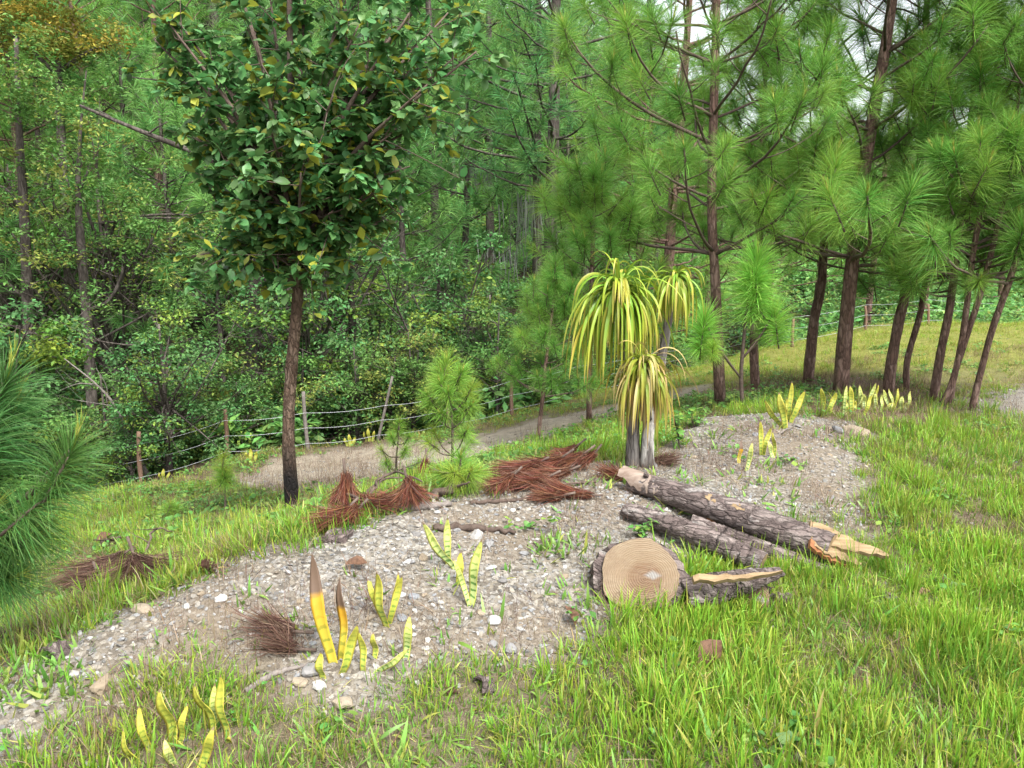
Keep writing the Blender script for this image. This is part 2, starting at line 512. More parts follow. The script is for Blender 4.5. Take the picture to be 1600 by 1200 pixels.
# sansevieria: green bands across a yellow-edged blade
def banded(name, base, band, edge, dead_tip=False):
    m = bpy.data.materials.new(name)
    n, l, b = nodes_of(m)
    t, s = attr(n, "tint"), attr(n, "rnd")          # rnd holds the distance from the midrib
    tc = n.new("ShaderNodeTexCoord")
    nz = noise(n, l, 30, 3, tc.outputs["Object"])
    w = mth(n, l, 'SINE', mth(n, l, 'ADD', mth(n, l, 'MULTIPLY', t, 62), mth(n, l, 'MULTIPLY', nz, 9)))
    f = ramp(n, l, w, [(.35, 0.0), (.75, 1.0)])
    c = mixc(n, l, base, band, f)
    c = mixc(n, l, c, edge, ramp(n, l, s, [(.62, 0.0), (.8, 1.0)]))
    c = mixc(n, l, c, edge, ramp(n, l, t, [(.35, 0.0), (1.0, .75)]))
    c = mixc(n, l, c, (.20, .14, .08), ramp(n, l, mth(n, l, 'ADD', t, mth(n, l, 'MULTIPLY', nz, .06)), [(.965, 0.0), (.99, 1.0)]))
    c = mixc(n, l, c, (.22, .17, .08), ramp(n, l, noise(n, l, 14, 5, tc.outputs["Object"]), [(.62, 0.0), (.72, .7)]))
    if dead_tip:
        c = mixc(n, l, c, (.5, .25, .02), ramp(n, l, t, [(.35, 0.0), (.55, .8)]))
        c = mixc(n, l, c, (.13, .085, .06), ramp(n, l, mth(n, l, 'ADD', t, mth(n, l, 'MULTIPLY', nz, .1)), [(.68, 0.0), (.74, 1.0)]))
    l.new(c, b.inputs["Base Color"])
    b.inputs["Roughness"].default_value = .4
    b.inputs["Subsurface Weight"].default_value = 0
    return m
M['snake'] = banded("snake_plant_leaf", (0.3, 0.348, 0.054), (0.12, 0.198, 0.0312), (0.432, 0.384, 0.054))
M['snake_green'] = banded("green_snake_plant_leaf", (0.36, 0.432, 0.168), (0.084, 0.18, 0.042), (0.408, 0.42, 0.084))
M['snake_dead'] = banded("withered_snake_plant_leaf", (0.414, 0.345, 0.0403), (0.23, 0.23, 0.0299), (0.483, 0.368, 0.0345), True)

# ------------------------------------------------------------------ ground
def in_poly(px, py, poly):
    inside = np.zeros(px.shape, bool)
    n = len(poly)
    for i in range(n):
        x1, y1 = poly[i]
        x2, y2 = poly[(i + 1) % n]
        c = (y1 > py) != (y2 > py)
        with np.errstate(divide='ignore', invalid='ignore'):
            xx = (x2 - x1) * (py - y1) / ((y2 - y1) if y2 != y1 else 1e-9) + x1
        inside ^= c & (px < xx)
    return inside

def world_poly(pix):
    return [tuple(ground(*p)[:2]) for p in pix]

GRAVEL = world_poly([(-60, 1080), (0, 1060), (100, 1010), (180, 968), (260, 925), (350, 885), (430, 862), (480, 850), (530, 840), (580, 806), (640, 785), (760, 772), (800, 750), (860, 728),
                     (930, 722), (1010, 730), (1060, 685), (1090, 652), (1160, 648), (1260, 648), (1335, 662), (1330, 730), (1350, 790), (1300, 835), (1180, 860), (1100, 890), (1000, 880), (915, 880), (905, 960),
                     (860, 1010), (770, 1040), (650, 1020), (590, 1065), (520, 1100), (430, 1060), (360, 1030), (280, 1050), (200, 1080), (130, 1120), (60, 1165), (-20, 1190), (-80, 1190)])
PATH = world_poly([(330, 752), (420, 725), (500, 703), (600, 690), (720, 690), (830, 660), (950, 635), (1060, 607), (1130, 598), (1120, 612), (1010, 640), (920, 664), (830, 690), (760, 712), (700, 735), (620, 745), (560, 765), (400, 775)])
BARE = world_poly([(1490, 632), (1540, 612), (1600, 600), (1700, 600), (1700, 665), (1600, 655), (1530, 650)])
LITTER = world_poly([(1080, 640), (1160, 600), (1260, 590), (1420, 595), (1500, 625), (1460, 660), (1330, 660), (1240, 640), (1130, 640)])
BACK = world_poly([(150, 775), (222, 765), (355, 722), (480, 706), (620, 690), (800, 650), (920, 616), (1000, 603), (1130, 560), (1350, 515)])

def soft(poly, x, y, w=.17):
    jit = [(0, 0), (w, 0), (-w, 0), (0, w), (0, -w), (w * .7, w * .7), (-w * .7, -w * .7), (w * .7, -w * .7), (-w * .7, w * .7)]
    x, y = x + (vnoise(x, y, .3, 4) - .5) * .28 + (vnoise(x, y, .09, 8) - .5) * .16, y + (vnoise(x, y, .3, 6) - .5) * .28 + (vnoise(x, y, .09, 9) - .5) * .16
    return sum(in_poly(x + a, y + b, poly).astype(float) for a, b in jit) / len(jit)

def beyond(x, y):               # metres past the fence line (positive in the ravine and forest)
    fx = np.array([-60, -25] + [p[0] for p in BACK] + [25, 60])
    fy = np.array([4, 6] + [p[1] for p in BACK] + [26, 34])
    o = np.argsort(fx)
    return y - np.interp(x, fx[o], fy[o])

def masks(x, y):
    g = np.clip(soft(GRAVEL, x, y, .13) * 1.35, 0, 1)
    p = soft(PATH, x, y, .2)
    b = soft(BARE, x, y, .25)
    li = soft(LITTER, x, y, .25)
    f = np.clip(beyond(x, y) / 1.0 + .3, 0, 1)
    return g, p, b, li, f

def axis(a, b, dense):
    """spacing grows away from the dense middle"""
    c, fine, grow = dense
    out = [c]
    s = fine
    v = c
    while v < b:
        s = fine if abs(v - c) < grow else s * 1.09
        v += s
        out.append(v)
    v, s = c, fine
    while v > a:
        s = fine if abs(v - c) < grow else s * 1.09
        v -= s
        out.insert(0, v)
    return np.array(out)

gx = axis(-260, 260, (0.4, .055, 4.5))
gy = axis(-60, 420, (4.6, .055, 3.6))
GX, GY = np.meshgrid(gx, gy)
GZ = H(GX, GY)
mg = MB()
nx, ny = len(gx), len(gy)
ii, jj = np.meshgrid(np.arange(ny - 1), np.arange(nx - 1), indexing='ij')
qd = np.stack([ii * nx + jj, ii * nx + jj + 1, (ii + 1) * nx + jj + 1, (ii + 1) * nx + jj], -1).reshape(-1, 4)
mg.add(np.stack([GX, GY, GZ], -1), None, qd)

def ground_material():
    m = bpy.data.materials.new("ground_soil")
    n, l, b = nodes_of(m)
    tc = n.new("ShaderNodeTexCoord")
    P = tc.outputs["Object"]
    big, mid, fine = noise(n, l, 1.3, 4, P), noise(n, l, 9, 5, P), noise(n, l, 60, 4, P, .7)
    soil = ramp(n, l, mid, [(.3, (.065, .052, .036)), (.55, (.115, .095, .065)), (.75, (.175, .145, .10))])
    soil = mixc(n, l, soil, (.085, .105, .03), ramp(n, l, big, [(.4, 0.0), (.65, .6)]))
    cells = n.new("ShaderNodeTexVoronoi")
    cells.inputs["Scale"].default_value = 55
    cells.inputs["Randomness"].default_value = 1
    warp = n.new("ShaderNodeVectorMath")
    warp.operation = 'MULTIPLY_ADD'
    nzc = n.new("ShaderNodeTexNoise")
    nzc.inputs["Scale"].default_value = 30
    l.new(P, nzc.inputs["Vector"])
    l.new(nzc.outputs["Color"], warp.inputs[0])
    warp.inputs[1].default_value = (.012, .012, .012)
    l.new(P, warp.inputs[2])
    l.new(warp.outputs[0], cells.inputs["Vector"])
    sepc = n.new("ShaderNodeSeparateColor")
    l.new(cells.outputs["Color"], sepc.inputs[0])
    grav = ramp(n, l, sepc.outputs[0], [(0, (.095, .088, .077)), (.3, (.165, .15, .127)), (.55, (.235, .212, .172)), (.8, (.21, .208, .202)), (.95, (.34, .32, .28))])
    grav = mixc(n, l, grav, (.19, .15, .108), ramp(n, l, big, [(.40, 0.0), (.62, .65)]))
    grav = mixc(n, l, grav, (.06, .046, .036), ramp(n, l, fine, [(.3, .8), (.48, 0.0)]))
    sand = ramp(n, l, mid, [(.3, (.24, .205, .155)), (.6, (.35, .305, .235)), (.8, (.43, .385, .31))])
    sand = mixc(n, l, sand, grav, .2)
    lit = ramp(n, l, fine, [(.3, (.06, .04, .03)), (.5, (.14, .10, .075)), (.7, (.24, .18, .14))])
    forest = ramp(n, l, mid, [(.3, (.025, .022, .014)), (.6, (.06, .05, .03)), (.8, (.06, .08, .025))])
    grit = ramp(n, l, noise(n, l, 150, 5, P, .75), [(.3, (.05, .037, .027)), (.48, (.125, .10, .07)), (.62, (.21, .175, .125)), (.75, (.31, .265, .2))])
    soil = mixc(n, l, soil, grit, .6)
    turf = ramp(n, l, mid, [(.3, (.13, .14, .035)), (.55, (.19, .20, .05)), (.75, (.25, .22, .08))])
    soil = mixc(n, l, soil, turf, attr(n, "turf"))
    c = mixc(n, l, soil, lit, attr(n, "litter"))
    c = mixc(n, l, c, sand, attr(n, "path"))
    c = mixc(n, l, c, grav, attr(n, "gravel"))
    c = mixc(n, l, c, mixc(n, l, sand, (.19, .185, .175), .6), attr(n, "bare"))
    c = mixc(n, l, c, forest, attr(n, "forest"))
    l.new(c, b.inputs["Base Color"])
    b.inputs["Roughness"].default_value = .95
    b.inputs["Specular IOR Level"].default_value = .1
    bp = n.new("ShaderNodeBump")
    bp.inputs["Strength"].default_value = .8
    bp.inputs["Distance"].default_value = .012
    l.new(mth(n, l, 'ADD', sepc.outputs[1], fine), bp.inputs["Height"])
    l.new(bp.outputs[0], b.inputs["Normal"])
    return m

gr = mg.build("ground", ground_material())
tag(gr, kind='structure')
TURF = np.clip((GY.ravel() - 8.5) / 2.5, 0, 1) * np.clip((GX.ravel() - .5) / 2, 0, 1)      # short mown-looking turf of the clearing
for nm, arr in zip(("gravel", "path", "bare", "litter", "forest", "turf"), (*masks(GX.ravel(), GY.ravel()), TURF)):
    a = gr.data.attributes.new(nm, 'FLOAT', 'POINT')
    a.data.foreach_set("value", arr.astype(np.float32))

# ------------------------------------------------------------------ scatter of uncountable stuff (geometry nodes)
def scatter(name, label, cat, pts, rot, scl, idx, protos):
    coll = bpy.data.collections.new(name + "_pieces")
    for k, me in enumerate(protos):
        coll.objects.link(bpy.data.objects.new(f"{name}_piece_{k:02d}", me))
    me = bpy.data.meshes.new(name)
    n = len(pts)
    me.vertices.add(n)
    me.vertices.foreach_set("co", np.asarray(pts, np.float32).ravel())
    for nm, typ, arr, key in (("rot", 'FLOAT_VECTOR', rot, "vector"), ("scl", 'FLOAT', scl, "value"), ("idx", 'INT', idx, "value")):
        a = me.attributes.new(nm, typ, 'POINT')
        a.data.foreach_set(key, np.asarray(arr, np.int32 if typ == 'INT' else np.float32).ravel())
    me.update()
    o = link(name, me)
    for p in {m for q in protos for m in q.materials}:
        me.materials.append(p)
    ng = bpy.data.node_groups.new(name + "_scatter", 'GeometryNodeTree')
    ng.interface.new_socket("Geometry", in_out='INPUT', socket_type='NodeSocketGeometry')
    ng.interface.new_socket("Geometry", in_out='OUTPUT', socket_type='NodeSocketGeometry')
    N, L = ng.nodes, ng.links
    gi, go = N.new("NodeGroupInput"), N.new("NodeGroupOutput")
    ci = N.new("GeometryNodeCollectionInfo")
    ci.inputs["Collection"].default_value = coll
    ci.inputs["Separate Children"].default_value = True
    ci.inputs["Reset Children"].default_value = True
    iop = N.new("GeometryNodeInstanceOnPoints")
    def named(nm, typ):
        a = N.new("GeometryNodeInputNamedAttribute")
        a.data_type = typ
        a.inputs["Name"].default_value = nm
        return a.outputs[0]
    er = N.new("FunctionNodeEulerToRotation")
    L.new(named("rot", 'FLOAT_VECTOR'), er.inputs[0])
    L.new(gi.outputs[0], iop.inputs["Points"])
    L.new(ci.outputs[0], iop.inputs["Instance"])
    iop.inputs["Pick Instance"].default_value = True
    L.new(named("idx", 'INT'), iop.inputs["Instance Index"])
    L.new(er.outputs[0], iop.inputs["Rotation"])
    L.new(named("scl", 'FLOAT'), iop.inputs["Scale"])
    L.new(iop.outputs[0], go.inputs[0])
    md = o.modifiers.new("scatter", 'NODES')
    md.node_group = ng
    return tag(o, label, cat, None, 'stuff')

def grass_tuft(mat, nb, l0, l1, w, spread, lean, droop, nseg=4):
    mb = MB()
    a = RNG.random(nb) * 2 * math.pi
    r = RNG.random(nb) ** .5 * spread
    base = np.stack([np.cos(a) * r, np.sin(a) * r, np.full(nb, -.01)], -1)
    az = a + RNG.normal(0, .7, nb)
    tl = np.abs(RNG.normal(0, lean, nb))
    d = np.stack([np.cos(az) * np.sin(tl), np.sin(az) * np.sin(tl), np.cos(tl)], -1)
    L = l0 + (l1 - l0) * RNG.random(nb) ** 1.3
    side = np.stack([-np.sin(az), np.cos(az), np.zeros(nb)], -1) + RNG.normal(0, .35, (nb, 3))
    strips(mb, base, d, L, w * (.6 + .8 * RNG.random(nb)), droop * RNG.random(nb), nseg, wprof=lambda t: min(1, .55 + t * 2) * (1 - t ** 2.2), side=side)
    return mb.mesh("grass_tuft", mat)

def leaf_rosette(mat, nl, r, size):
    mb = MB()
    for k in range(nl):
        a = random.random() * 6.28
        rr = r * random.random() ** .6
        h = random.uniform(.3, 1) * r * .7
        c = np.array((math.cos(a) * rr, math.sin(a) * rr, h))
        leaf(mb, c, a + random.uniform(-1, 1), random.uniform(-.5, .4), size * random.uniform(.6, 1.2), .75)
    return mb.mesh("herb", mat)

def leaf(mb, c, yaw, pitch, L, wr=.5, roll=None, rnd=None, fold=.18, detail=True):
    """one folded leaf starting at c"""
    d = np.array((math.cos(yaw) * math.cos(pitch), math.sin(yaw) * math.cos(pitch), math.sin(pitch)))
    s = np.array((-math.sin(yaw), math.cos(yaw), 0))
    u = np.cross(d, s)
    ro = random.uniform(-.5, .5) if roll is None else roll
    s, u = s * math.cos(ro) + u * math.sin(ro), u * math.cos(ro) - s * math.sin(ro)
    w = L * wr / 2
    if detail:
        V, q, ti = [], [], []
        ns = 5
        ph = random.uniform(0, 6)
        for k in range(ns + 1):
            t = k / ns
            ww = w * (math.sin(math.pi * min(1, t ** 1.25 * .96 + .03)) ** .8) * (1 + .12 * math.sin(9 * t + ph))
            m_ = c + d * L * t - u * L * (.16 * t * t)
            lift = u * ww * (fold + .15 * math.sin(5 * t + ph))
            V += [m_ + s * ww + lift, m_, m_ - s * ww + lift]
            ti += [t] * 3
        for k in range(ns):
            for j in range(2):
                q.append((k * 3 + j, k * 3 + 1 + j, k * 3 + 4 + j, k * 3 + 3 + j))
        mb.add(V, None, q, ti, random.random() if rnd is None else rnd)
    elif False:
        V = [c, c + d * L * .35 + s * w * .75 + u * w * fold, c + d * L * .38 - u * w * .12, c + d * L * .35 - s * w * .75 + u * w * fold,
             c + d * L * .7 + s * w + u * w * fold - u * L * .05, c + d * L * .72 - u * (w * .12 + L * .05), c + d * L * .7 - s * w + u * w * fold - u * L * .05, c + d * L - u * L * .14]
        mb.add(V, [(0, 1, 2), (0, 2, 3), (4, 7, 5), (5, 7, 6)], [(1, 4, 5, 2), (2, 5, 6, 3)], [0, .35, .35, .35, .7, .7, .7, 1], random.random() if rnd is None else rnd)
    else:
        V = [c, c + d * L * .5 + s * w + u * w * fold, c + d * L - u * L * .1, c + d * L * .5 - s * w + u * w * fold]
        mb.add(V, [(0, 1, 2), (0, 2, 3)], None, [0, .5, 1, .5], random.random() if rnd is None else rnd)

def frustum_points(n, y0, y1, spread=.86, power=1.0):
    n = int(n * (1.5 if y0 < 3 else 1.3 if y0 < 8 else 1.03))
    y = (y0 ** (1 + power) + RNG.random(n) * (y1 ** (1 + power) - y0 ** (1 + power))) ** (1 / (1 + power))
    x = (RNG.random(n) * 2 - 1) * (spread * y + (1.6 if y0 < 8 else 0.5))      # some way past the view on both sides
    return x, y

def patchy(x, y, s, seed, lo, hi):
    v = vnoise(x, y, s, seed) * .65 + vnoise(x, y, s * .35, seed + 1) * .35
    return np.clip((v - lo) / (hi - lo), 0, 1)

def keep(x, y, prob, mult=None):
    k = RNG.random(len(x)) < prob
    return x[k], y[k]

def lay(x, y, lift=0.0):
    return np.stack([x, y, H(x, y) + lift], -1)

def rots(n, tilt=.15):
    return np.stack([RNG.normal(0, tilt, n), RNG.normal(0, tilt, n), RNG.random(n) * 6.283], -1)

lawn = [grass_tuft(M['grass'], 16, .03, .11, .0045, .045, .55, .6) for _ in range(3)] + [grass_tuft(M['grass'], 14, .05, .19, .0055, .04, .45, .7) for _ in range(3)] \
     + [grass_tuft(M['grass_yellow'], 13, .03, .12, .0042, .045, .6, .6) for _ in range(2)]
def lawn_density(x, y):
    g, p, b, li, f = masks(x, y)
    px, py = project(x, y, H(x, y))
    d = (1 - g) * (1 - p) * (1 - b) * (1 - f) * (1 - li * .75)
    return d * (.66 + .34 * patchy(x, y, .7, 3, .25, .5)), px, py

CLEAR = np.array([ground(a, b)[:2] for a, b in ((225, 1195), (235, 1180), (275, 1165), (342, 1150), (355, 1160), (310, 1199), (273, 1199), (525, 1040), (545, 1050), (570, 1048), (605, 980), (700, 885), (735, 945), (1228, 668), (1195, 712), (1155, 722), (1168, 735), (1255, 1130), (1250, 1180))])
def clear_of(x, y, r=.08):
    d = np.sqrt(((x[:, None] - CLEAR[:, 0]) ** 2 + (y[:, None] - CLEAR[:, 1]) ** 2).min(1))
    return np.clip((d - .02) / r, 0.12, 1)

PT = {}
def gather(key, x, y, scl, idx):
    PT.setdefault(key, []).append((x, y, scl, idx))
for n, y0, y1, sc in ((17000, 1.3, 4.0, 1.0), (30000, 4.0, 9.0, 1.0), (60000, 9.0, 24, 1.2)):
    x, y = frustum_points(n, y0, y1)
    d, px, py = lawn_density(x, y)
    east = np.clip((x - .12 * y + .25) / .8, 0, 1)          # the lawn is thick to the east, thin on the mound's flank
    d = d * np.where(y < 4.5, .62 + .38 * east, 1)
    d = d * clear_of(x, y) * np.clip(.3 + patchy(x, y, .28, 71, .22, .42), 0, 1)
    x, y = keep(x, y, d)
    tall = np.clip((x - .1 * y) / 1.0, 0, 1) * (y < 6)
    idx = RNG.integers(0, 3, len(x)) + np.where(RNG.random(len(x)) < .3 + .5 * tall, 3, 0)
    yel = RNG.random(len(x)) < np.where(y > 8.5, .75, .2)
    idx = np.where(yel, RNG.integers(6, 8, len(x)), idx)
    gather('lawn', x, y, sc * (.55 + .75 * patchy(x, y, .5, 81, .25, .75)) * (.75 + .55 * RNG.random(len(x))) * np.where((y > 8) & (x > 0), .8, 1), idx)
x, y, s_, i_ = (np.concatenate(a) for a in zip(*PT['lawn']))
scatter("grass", "bright green grass covering the lawn and the slope", "grass", lay(x, y), rots(len(x)), s_, i_, lawn)

fgp = [grass_tuft(M['weed'], 12, .03, .10, .008, .06, .95, .5, 3) for _ in range(4)]
x, y = frustum_points(9000, 1.4, 4.2)
d, px, py = lawn_density(x, y)
x, y = keep(x, y, d * (.25 + .75 * patchy(x, y, .35, 95, .35, .6)) * .7 * clear_of(x, y))
scatter("short_grass", "short spreading grass filling the gaps between longer blades", "grass", lay(x, y), rots(len(x), .2), .6 + .6 * RNG.random(len(x)), RNG.integers(0, 4, len(x)), fgp)

drys = [grass_tuft(M['straw'], 9, .06, .2, .003, .05, .6, .5, 4) for _ in range(3)]
x, y = frustum_points(9000, 1.4, 9)
d, px, py = lawn_density(x, y)
x, y = keep(x, y, d * patchy(x, y, .45, 91, .42, .68) * .9)
scatter("dry_grass", "dry tan stems standing among the green grass", "grass", lay(x, y), rots(len(x)), .6 + .5 * RNG.random(len(x)), RNG.integers(0, 3, len(x)), drys)

# tall loose tufts standing out of the lawn
tallp = [grass_tuft(M['grass'], 34, .14, .32, .006, .04, .42, .55, 5) for _ in range(3)]
x, y = frustum_points(2200, 1.9, 8)
d, px, py = lawn_density(x, y)
x, y = keep(x, y, d * patchy(x, y, .5, 9, .46, .66) * np.clip((x + .3) / .6, .12, 1))
scatter("tall_grass", "taller loose tufts of grass rising from the lawn", "grass", lay(x, y), rots(len(x)), .6 + .45 * RNG.random(len(x)), RNG.integers(0, 3, len(x)), tallp)

# broad bladed creeping grass on the mound and its flanks
weedp = [grass_tuft(M['weed'], 9, .05, .15, .014, .05, .85, .5, 4) for _ in range(4)] + [grass_tuft(M['weed'], 6, .05, .11, .012, .07, 1.0, .4, 4) for _ in range(2)]
x, y = frustum_points(15000, 1.3, 6.5)
g, p, b, li, f = masks(x, y)
prob = (.16 + .9 * patchy(x, y, .45, 21, .55, .75)) * (1 - p) * (1 - f) * np.where(g > .5, .16 + .75 * patchy(x, y, .4, 31, .48, .64), .6) * np.clip(1.25 - np.clip(x - .1 * y, 0, 2) * .7, .25, 1)
x, y = keep(x, y, prob * clear_of(x, y, .1))
scatter("creeping_grass", "broad bladed creeping grass scattered over the gravel mound", "grass", lay(x, y), rots(len(x), .2), .55 + .6 * RNG.random(len(x)), RNG.integers(0, 6, len(x)), weedp)

# dry straw and fallen needles
strawp = [grass_tuft(M['straw'], 8, .05, .16, .0035, .06, 1.35, .25, 3) for _ in range(4)] + [grass_tuft(M['dead_dark'], 8, .08, .2, .002, .07, 1.5, .05, 2) for _ in range(3)]
x, y = frustum_points(60000, 1.4, 12, power=.7)
g, p, b, li, f = masks(x, y)
prob = (.10 + .6 * patchy(x, y, .5, 41, .46, .68)) * (1 - f) * np.where(g > .5, .85, .85 * np.where(y < 4.5, 1.3, 1)) * (1 - .8 * p) + .5 * li * (1 - f) + .35 * np.clip((-.08 * y - x) / .8, 0, 1) * (1 - f) * (1 - g)
x, y = keep(x, y, prob)
scatter("dry_straw", "dry straw and fallen pine needles lying over soil and gravel", "straw", lay(x, y, .004), rots(len(x), .1), .5 + .6 * RNG.random(len(x)), RNG.integers(0, 7, len(x)), strawp)

# low herbs
herbp = [leaf_rosette(M['clover'], 14, .07, .032) for _ in range(4)]
x, y = frustum_points(24000, 1.6, 13)
g, p, b, li, f = masks(x, y)
px, py = project(x, y, H(x, y))
VERGE = world_poly([(690, 725), (830, 690), (960, 645), (1100, 622), (1300, 602), (1310, 640), (1080, 650), (1030, 700), (960, 705), (850, 720), (760, 745)])
verge = soft(VERGE, x, y, .2)
west = np.clip((.02 * y - x) / 1.0, 0, 1) * (y > 4)
prob = (1 - g * .8) * (1 - p) * (1 - b) * (1 - f) * np.clip(.85 * verge + .55 * west * patchy(x, y, .9, 51, .35, .6) + .25 * patchy(x, y, .5, 55, .58, .72), 0, 1)
x, y = keep(x, y, prob)
scatter("low_herbs", "low leafy herbs spreading among the grass", "ground cover", lay(x, y), rots(len(x), .2), .6 + .9 * RNG.random(len(x)), RNG.integers(0, 4, len(x)), herbp)

# gravel: thousands of small angular stones
def rock_mesh(name, mat, seed, flat=.5, sub=1):
    import bmesh
    bm = bmesh.new()
    bmesh.ops.create_icosphere(bm, subdivisions=sub, radius=1)
    rg = np.random.default_rng(seed)
    planes = norm(rg.normal(size=(7, 3)))
    offs = .55 + .3 * rg.random(7)
    for v in bm.verts:
        p = np.array(v.co)
        for a, o in zip(planes, offs):
            dd = p @ a
            if dd > o: p = p - a * (dd - o)
        p = p * np.array((1, .75, flat)) * (1 + .08 * rg.normal())
        v.co = p
    me = bpy.data.meshes.new(name)
    bm.to_mesh(me)
    bm.free()
    me.materials.append(mat)
    return me

def stone_mat(name, cols, spots=True):
    m = bpy.data.materials.new(name)
    n, l, b = nodes_of(m)
    oi = n.new("ShaderNodeObjectInfo")
    tc = n.new("ShaderNodeTexCoord")
    c = ramp(n, l, oi.outputs["Random"], [(k / max(1, len(cols) - 1), q) for k, q in enumerate(cols)])
    nz = noise(n, l, 3, 5, tc.outputs["Object"], .65)
    h = n.new("ShaderNodeHueSaturation")
    l.new(mth(n, l, 'ADD', mth(n, l, 'MULTIPLY', nz, .9), .5), h.inputs["Value"])
    l.new(c, h.inputs["Color"])
    l.new(h.outputs[0], b.inputs["Base Color"])
    b.inputs["Roughness"].default_value = .85
    b.inputs["Specular IOR Level"].default_value = .25
    return m
M['gravel'] = stone_mat("gravel_stone", [(0.106, 0.105, 0.101), (0.193, 0.187, 0.172), (0.281, 0.255, 0.211), (0.202, 0.213, 0.227), (0.329, 0.304, 0.257), (0.164, 0.138, 0.106), (0.241, 0.242, 0.242), (0.425, 0.413, 0.388)])
M['stone'] = stone_mat("grey_stone", [(0.167, 0.161, 0.155), (0.226, 0.22, 0.214), (0.19, 0.199, 0.212)])
M['stone_tan'] = stone_mat("tan_stone", [(0.239, 0.192, 0.135), (0.291, 0.25, 0.192)])
M['stone_white'] = stone_mat("white_quartz", [(0.306, 0.297, 0.279), (0.396, 0.387, 0.369)])
rocks = [rock_mesh("gravel_piece", M['gravel'], k, .22 + .12 * (k % 4)) for k in range(8)]
PTS = []
for n, y0, y1, s0, s1 in ((30000, 1.5, 4.5, .004, .02), (34000, 4.0, 9.0, .006, .023), (9000, 8, 16, .01, .03)):
    x, y = frustum_points(n, y0, y1)
    g, p, b, li, f = masks(x, y)
    x, y = keep(x, y, np.clip(g * .95 + p * .4 + b * .5 + .03, 0, 1) * (1 - f))
    PTS.append((x, y, s0 + (s1 - s0) * RNG.random(len(x)) ** 3.0))
x, y, s_ = (np.concatenate(a) for a in zip(*PTS))
scatter("gravel", "small angular grey and tan gravel covering the mound and path", "gravel", lay(x, y, .002), rots(len(x), .35), s_, RNG.integers(0, 8, len(x)), rocks)

# single stones large enough to pick out
def stone(px, py, width_px, mat, seed, label, group=None, flat=.55):
    g = ground(px, py)
    r = width_px / F * g[1] / 2
    o = link("stone", rock_mesh("stone", mat, 100 + seed, flat, 2), None, (g[0], g[1], g[2] + r * flat * .3))
    o.scale = (r * 1.2,) * 3
    o.rotation_euler = (random.uniform(-.2, .2), random.uniform(-.2, .2), random.uniform(0, 6.28))
    return tag(o, label, "stone", group)
stone(745, 840, 24, M['stone_white'], 1, "bright white quartz stone lying behind the banded plant on the gravel", flat=.8)
stone(762, 852, 22, M['stone'], 2, "flat grey stone touching the bright white quartz stone")
stone(536, 1103, 34, M['stone_tan'], 3, "pale pinkish stone half sunk in the grass below the yellow plant", flat=.6)
stone(487, 1052, 46, M['stone'], 4, "grey blue slab stone at the foot of the withered yellow plant", flat=.4)
stone(470, 1072, 26, M['stone_tan'], 5, "tan stone in front of the grey blue slab stone")
stone(500, 1075, 28, M['stone_white'], 6, "whitish stone in front of the grey blue slab stone")
stone(162, 1078, 40, M['stone_tan'], 7, "pale broken stone on the mound edge above the snake plants")
stone(115, 1055, 20, M['stone_white'], 8, "small white stone beside the charred wood chunk on the mound")
stone(222, 955, 34, M['stone_tan'], 9, "pale tan stone set in the stony crest of the mound")
stone(347, 938, 20, M['stone_white'], 10, "small white stone on the grey stony crest of the mound")
stone(800, 1022, 26, M['stone'], 11, "blue grey stone among grass at the foot of the mound", flat=.8)
stone(772, 972, 26, M['stone_white'], 12, "whitish flat stone at the lower edge of the gravel")
stone(1335, 678, 40, M['stone_tan'], 13, "flat tan stone where the gravel meets the grass near the pines", flat=.4)
stone(1310, 676, 22, M['stone'], 14, "dark grey stone beside the flat tan stone by the pines")
stone(985, 697, 40, M['stone_white'], 15, "pale stone on the bank beside the dead needle pile", flat=.5) if False else None
stone(868, 702, 30, M['stone_white'], 16, "pale stone lying behind the red dead needle pile", flat=.5)
stone(1240, 905, 18, M['stone_tan'], 17, "pale chip of stone in the grass by the logs") if False else None
G = "loose stones scattered over the gravel mound"
k = 0
while k < 90:
    px, py = random.uniform(120, 1330), random.uniform(650, 1010)
    g = ground(px, py)
    if soft(GRAVEL, g[:1], g[1:2])[0] < .9 or g[1] > 7.5: continue
    mt, lb = random.choice([(M['stone'], "small grey stone lying in the gravel of the mound"), (M['stone_tan'], "small tan stone lying in the gravel of the mound"), (M['stone'], "small grey stone lying in the gravel of the mound"), (M['stone_tan'], "small tan stone lying in the gravel of the mound"), (M['stone'], "small grey stone lying in the gravel of the mound"), (M['stone_white'], "small whitish stone lying in the gravel of the mound")])
    stone(px, py, random.uniform(10, 19) * (1 if g[1] < 4 else .75), mt, 30 + k, lb, G, random.uniform(.35, .6))
    k += 1

